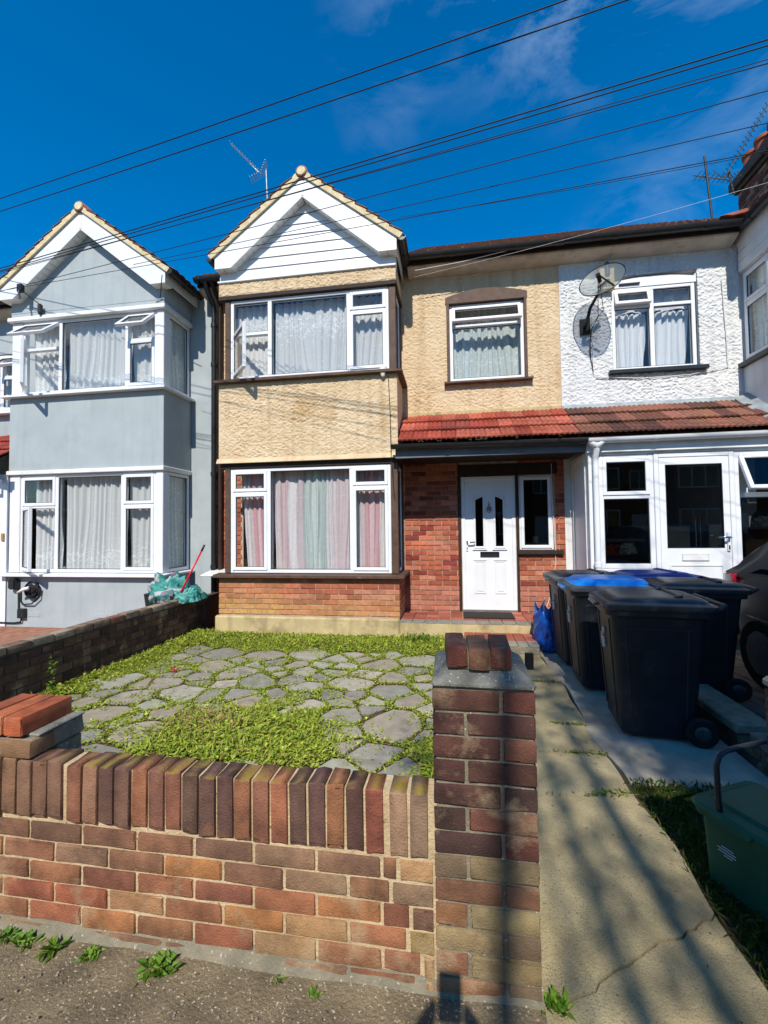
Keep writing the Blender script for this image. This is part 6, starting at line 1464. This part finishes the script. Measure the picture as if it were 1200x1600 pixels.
for s in (-1, 1):
    def sw(x0, x1):
        m = MB(CT); L_ = []
        for x in np.linspace(x0, x1, 7):
            z = np.interp(x, [p[0] for p in roof], [p[1] for p in roof]); h = np.interp(x, [p[0] for p in roof], [p[2] for p in roof]); b_ = np.interp(x, [p[0] for p in roof], [p[3] for p in roof])
            lo, hi = 0.16, 0.86
            pt = lambda k, e: (x, s * ((0.84 + (h - 0.84) * k) + e), (b_ - 0.03) + (z - 0.02 - b_ + 0.03) * k)
            L_.append([pt(lo, 0.004), pt(0.5, 0.008), pt(hi, 0.004), pt(hi, -0.01), pt(lo, -0.01)])
        return m.loft(L_)
    for a, b_ in ((0.42, 0.78), (0.84, 1.52), (1.6, 2.45)): obj('side_window', sw(a, b_), 'car_glass', car, smooth=True, angle=R(30))
    tl = MB(CT); tl.loft([[(x, s * w0, z0), (x, s * w1, z0), (x, s * w1, z1), (x, s * w0, z1)] for x, w0, w1, z0, z1 in ((-0.01, 0.5, 0.70, 0.80, 0.9), (0.05, 0.55, 0.80, 0.80, 0.97), (0.2, 0.6, 0.858, 0.82, 0.985), (0.34, 0.7, 0.872, 0.88, 0.985))]); obj('tail_light', tl, 'tail_red', car, bevel=0.01, smooth=True, angle=R(40))
    obj('headlight', MB(CT).loft([[(x, s * w0, z0), (x, s * w1, z0), (x, s * w1, z1), (x, s * w0, z1)] for x, w0, w1, z0, z1 in ((4.1, 0.42, 0.68, 0.6, 0.68), (3.9, 0.5, 0.815, 0.62, 0.77), (3.6, 0.6, 0.865, 0.68, 0.83))]), 'steel', car)
    obj('trim_strip', MB(CT).tube([(0.55, s * 0.876, 0.62), (1.2, s * 0.9, 0.60), (2.8, s * 0.898, 0.58)], 0.008, 6), 'chrome', car)
    for x in (1.25, 2.1): obj('door_handle', MB(CT).tube([(x, s * 0.89, 0.83), (x + 0.03, s * 0.915, 0.835), (x + 0.16, s * 0.915, 0.835), (x + 0.19, s * 0.89, 0.83)], 0.012, 6), 'chrome', car)
    for x in (0.75, 3.35):
        w = MB(CT); y0 = s * 0.80
        w.lathe([(0.2, y0 - 0.09), (0.29, y0 - 0.1), (0.315, y0 - 0.08), (0.315, y0 + 0.08), (0.29, y0 + 0.1), (0.2, y0 + 0.095)], 28, (x, 0, 0.315), 'y'); wh = obj('wheel', w, 'rubber', car, smooth=True, angle=R(40))
        rm_ = MB(CT); rm_.lathe([(0.03, y0 + s * 0.085), (0.06, y0 + s * 0.09), (0.2, y0 + s * 0.1)], 10, (x, 0, 0.315), 'y'); obj('rim', rm_, 'steel', wh)
obj('rear_window', MB(CT).loft([[(x, -h, z), (x, h, z), (x + 0.01, h, z - 0.012), (x + 0.01, -h, z - 0.012)] for x, h, z in ((0.19, 0.62, 1.035), (0.40, 0.58, 1.245), (0.58, 0.56, 1.365))]), 'car_glass', car)
obj('windscreen', MB(CT).loft([[(x, -h, z), (x, h, z), (x - 0.01, h, z - 0.012), (x - 0.01, -h, z - 0.012)] for x, h, z in ((2.46, 0.54, 1.365), (2.75, 0.6, 1.195), (3.04, 0.66, 0.985))]), 'car_glass', car)
obj('spoiler', MB(CT).hexa([(0.5, -0.55, 1.36), (0.72, -0.58, 1.43), (0.72, 0.58, 1.43), (0.5, 0.55, 1.36)], [(0.5, -0.55, 1.375), (0.72, -0.58, 1.455), (0.72, 0.58, 1.455), (0.5, 0.55, 1.375)]), 'car_paint', car, bevel=0.004)
obj('bumper', MB(CT).loft([[(-0.03, -0.6, z0), (-0.03, 0.6, z0), (0.06, 0.82, z0), (0.3, 0.885, z0), (0.3, -0.885, z0), (0.06, -0.82, z0)] for z0 in (0.36, 0.6)]), 'car_paint', car, bevel=0.02)

# ================================================================== behind the camera: street tree and the photographer, whose shadows reach the picture
def street_tree(label, x0, y0, htrunk, limbs, crown, nleaf, seed):
    rr = random.Random(seed); nr_ = np.random.default_rng(seed)
    t = thing('street_tree', label, 'tree', (x0, y0, 0), 'street trees behind the camera')
    tr = MB(); tr.tube([(x0, y0, -0.1), (x0 + 0.02, y0, htrunk * 0.5), (x0 - 0.03, y0 + 0.04, htrunk)], [0.19, 0.14, 0.12], 12); obj('trunk', tr, 'bark', t, smooth=True)
    lm = MB(); tips = []
    for i in range(limbs):
        a = i * 2.4 + rr.uniform(-0.3, 0.3); sp = rr.uniform(0.5, 1.0); p = Vector((x0, y0, htrunk * rr.uniform(0.75, 1.0))); pts_ = [p]; L_ = crown[2] * rr.uniform(1.3, 1.9)
        for k in range(5):
            f_ = (k + 1) / 5; pts_.append(Vector((x0 + crown[0] * sp * f_ ** 0.8 * math.cos(a) + rr.uniform(-0.1, 0.1), y0 + crown[1] * sp * f_ ** 0.8 * math.sin(a) + rr.uniform(-0.1, 0.1), p.z + L_ * f_)))
        lm.tube(pts_, [0.075, 0.062, 0.05, 0.037, 0.025, 0.012], 7)
        for k in (2, 3, 4, 5):
            for j in range(3):
                d = Vector((rr.uniform(-1, 1), rr.uniform(-1, 1), rr.uniform(0.2, 1.2))).normalized() * rr.uniform(0.5, 1.1); q = pts_[k] + d; lm.tube([pts_[k], pts_[k] + d * 0.5 + Vector((0, 0, 0.04)), q], [0.022, 0.014, 0.006], 5); tips.append(q); tips.append(pts_[k] + d * 0.6)
    obj('limbs', lm, 'bark', t, smooth=True)
    tips = np.array([v[:] for v in tips]); base = tips[nr_.integers(0, len(tips), nleaf)] + nr_.normal(0, 0.22, (nleaf, 3)); ln = nr_.uniform(0.06, 0.13, nleaf)
    leaves('crown', base, ln, ln * 0.6, nr_.uniform(0, 6.283, nleaf), nr_.uniform(-1.2, 0.6, nleaf), greens(nleaf, hexc('4a6b22'), hexc('6d8f34'), 0.02), parent=t)
    return t
street_tree('leafy street tree standing behind the viewpoint to the right', 3.05, -5.0, 4.6, 15, (2.25, 1.7, 3.0), 30000, 21)
t = thing('street_tree', 'slender upright street tree standing behind the viewpoint by the path', 'tree', (0.66, -5.6, 0), 'street trees behind the camera')
obj('trunk', MB().tube([(0.66, -5.6, -0.1), (0.67, -5.6, 1.6), (0.65, -5.58, 3.2)], [0.15, 0.12, 0.1], 12), 'bark', t, smooth=True)
lm = MB(); tips = []
rr = random.Random(11)
for (x, y, r_, zt) in ((0.07, -5.62, 0.044, 9.4), (0.51, -5.5, 0.034, 9.6), (0.74, -5.75, 0.055, 11.0), (1.01, -5.45, 0.04, 10.0), (1.23, -5.7, 0.05, 10.4), (0.31, -5.9, 0.018, 8.6)):
    pts_ = [(0.65, -5.58, 2.9 + rr.uniform(0, 0.3)), ((x + 0.65) / 2, (y - 5.58) / 2, 3.9), (x, y, 5.2), (x + rr.uniform(-0.04, 0.04), y, 6.6), (x + rr.uniform(-0.05, 0.05), y, 8.0), (x + rr.uniform(-0.06, 0.06), y, zt)]
    lm.tube(pts_, [r_ * 1.3, r_ * 1.2, r_ * 1.1, r_, r_ * 0.85, 0.01], 8)
    for k in range(9):
        z_ = rr.uniform(7.7 if x < 0.4 else 6.4, zt); d = Vector((rr.uniform(-0.35, 0.35), rr.uniform(-0.4, 0.4), rr.uniform(0.3, 0.8))); q = Vector((x, y, z_)) + d; lm.tube([(x, y, z_), q], [0.012, 0.004], 5); tips.append(q[:])
obj('limbs', lm, 'bark', t, smooth=True)
tips += [(-0.17 + rr.uniform(-0.25, 0.3), -5.6 + rr.uniform(-0.3, 0.3), 8.5 + rr.uniform(-0.3, 0.35)) for k in range(14)]
tips += [(rr.uniform(0.98, 2.0), -5.6 + rr.uniform(-0.4, 0.4), rr.uniform(6.7, 8.6)) for k in range(26)]
tips = np.array(tips); nl = 1700
base = tips[rng.integers(0, len(tips), nl)] + rng.normal(0, 0.13, (nl, 3)); ln = rng.uniform(0.05, 0.11, nl)
dense = tips[-26:][rng.integers(0, 26, 4200)] + rng.normal(0, 0.2, (4200, 3)); base = np.concatenate([base, dense]); nl = len(base); ln = rng.uniform(0.05, 0.11, nl)
leaves('crown', base, ln, ln * 0.6, rng.uniform(0, 6.283, nl), rng.uniform(-1.2, 0.6, nl), greens(nl, hexc('4a6b22'), hexc('6d8f34'), 0.02), parent=t)

# the terrace across the street, behind the viewpoint; the panes mirror it
mat('far_brick', hexc('8a5a48'), hexc('75493a'), scale=3, rough=0.9, bump=0.3, bscale=30)
def far_house(x0):
    h = thing('terraced_house', 'brick terraced house across the street behind the viewpoint', 'house', (x0 + 2.7, -17, 0), 'terrace across the street')
    obj('wall', MB().box(x0, x0 + 5.4, -24, -17, -0.1, 5.6), 'far_brick', h)
    obj('roof', MB().prism([(-24.4, 5.5), (-16.6, 5.5), (-20.5, 8.4)], 'x', x0, x0 + 5.4), 'roof_tile', h)
    obj('bay', MB().box(x0 + 0.5, x0 + 3.1, -16.3, -17.001, -0.1, 5.6), 'far_brick', h)
    obj('gable_roof', MB().prism([(x0 + 0.3, 5.62), (x0 + 3.3, 5.62), (x0 + 1.8, 6.9)], 'y', -20, -16.1), 'upvc_old', h)
    for (a, b, c, d, y) in ((0.7, 2.9, 0.9, 2.4, -16.28), (0.7, 2.9, 3.6, 4.9, -16.28), (3.7, 4.8, 3.6, 4.8, -16.98)):
        f = MB(); f.box(x0 + a, x0 + b, y - 0.02, y + 0.03, c, d); w = obj('window', f, 'upvc', h)
        n_ = 3 if b - a > 2 else 2
        for k in range(n_): obj('pane', MB().box(x0 + a + 0.08 + (b - a - 0.08) * k / n_, x0 + a + (b - a - 0.08) * (k + 1) / n_, y + 0.031, y + 0.04, c + 0.08, d - 0.08), 'car_glass', w)
    obj('front_door', MB().box(x0 + 3.8, x0 + 4.7, -17.0, -16.96, 0.1, 2.1), 'upvc', h, bevel=0.01)
for k in range(11): far_house(-31 + k * 5.42)

ph = thing('mobile_phone', 'dark mobile phone held up by the photographer', 'phone', (-0.025, -0.02, 1.44))
obj('phone_case', MB().box(-0.085, -0.010, -0.022, -0.012, 1.36, 1.515), 'black_plastic', ph, bevel=0.004, seg=2)
def person():
    V_ = [(0, -0.62, 0.95), (0, -0.63, 1.15), (0.0, -0.63, 1.32), (0.0, -0.62, 1.43), (0.0, -0.60, 1.50), (0.0, -0.585, 1.57), (0.0, -0.58, 1.68),
          (0.17, -0.62, 1.38), (0.24, -0.45, 1.18), (0.13, -0.20, 1.30), (0.05, -0.045, 1.385), (-0.19, -0.62, 1.38), (-0.28, -0.45, 1.18), (-0.18, -0.20, 1.30), (-0.095, -0.045, 1.385),
          (0.09, -0.62, 0.9), (0.10, -0.60, 0.48), (0.10, -0.63, 0.09), (0.11, -0.52, 0.035), (-0.09, -0.62, 0.9), (-0.10, -0.61, 0.48), (-0.11, -0.65, 0.09), (-0.12, -0.54, 0.035),
          (0.022, -0.012, 1.42), (0.022, -0.008, 1.40), (0.02, -0.008, 1.378), (-0.072, -0.012, 1.42), (-0.072, -0.008, 1.40), (-0.07, -0.008, 1.378), (0.018, -0.05, 1.44), (-0.068, -0.05, 1.44)]
    E_ = [(0, 1), (1, 2), (2, 3), (3, 4), (4, 5), (5, 6), (2, 7), (7, 8), (8, 9), (9, 10), (2, 11), (11, 12), (12, 13), (13, 14), (0, 15), (15, 16), (16, 17), (17, 18), (0, 19), (19, 20), (20, 21), (21, 22), (10, 23), (10, 24), (10, 25), (14, 26), (14, 27), (14, 28), (10, 29), (14, 30)]
    rad = [(0.16, 0.12), (0.15, 0.11), (0.17, 0.12), (0.09, 0.08), (0.055, 0.055), (0.075, 0.085), (0.075, 0.09), (0.065, 0.065), (0.046, 0.046), (0.034, 0.034), (0.026, 0.02), (0.065, 0.065), (0.046, 0.046), (0.034, 0.034), (0.026, 0.02), (0.095, 0.095), (0.065, 0.065), (0.045, 0.045), (0.04, 0.03), (0.095, 0.095), (0.065, 0.065), (0.045, 0.045), (0.04, 0.03)] + [(0.009, 0.009)] * 8
    me = bpy.data.meshes.new('person'); me.from_pydata(V_, E_, [])
    o = bpy.data.objects.new('person', me); C.objects.link(o); me.materials.append(MATS['navy_cloth'])
    o.location.x = -0.024
    o.modifiers.new('skin', 'SKIN'); sv = me.skin_vertices[0].data
    for i, r_ in enumerate(rad): sv[i].radius = r_
    sv[0].use_root = True
    s = o.modifiers.new('sub', 'SUBSURF'); s.levels = 2; s.render_levels = 2
    tag(o, 'person in dark clothes behind the viewpoint holding up a phone with both hands', 'person')
    return o
person()

# dry leaves and straw blown along the path and the wall
n = 260
lx = np.concatenate([rng.uniform(0.26, 0.95, 130), rng.uniform(-1.9, 0.9, 130)]); ly = np.concatenate([rng.uniform(1.45, 5.2, 130), rng.uniform(1.1, 1.44, 130)])
ln = rng.uniform(0.006, 0.022, n)
tag(leaves('leaf_litter', np.stack([lx, ly, np.where(lx > 0.25, 0.020, 0.010)], -1), ln, ln * rng.uniform(0.12, 0.6, n), rng.uniform(0, 6.283, n), rng.uniform(-0.1, 0.3, n), greens(n, hexc('6b5a38'), hexc('a08a58'), 0.3)), 'dry leaf scraps and straw scattered on path and pavement', 'litter', kind='stuff')
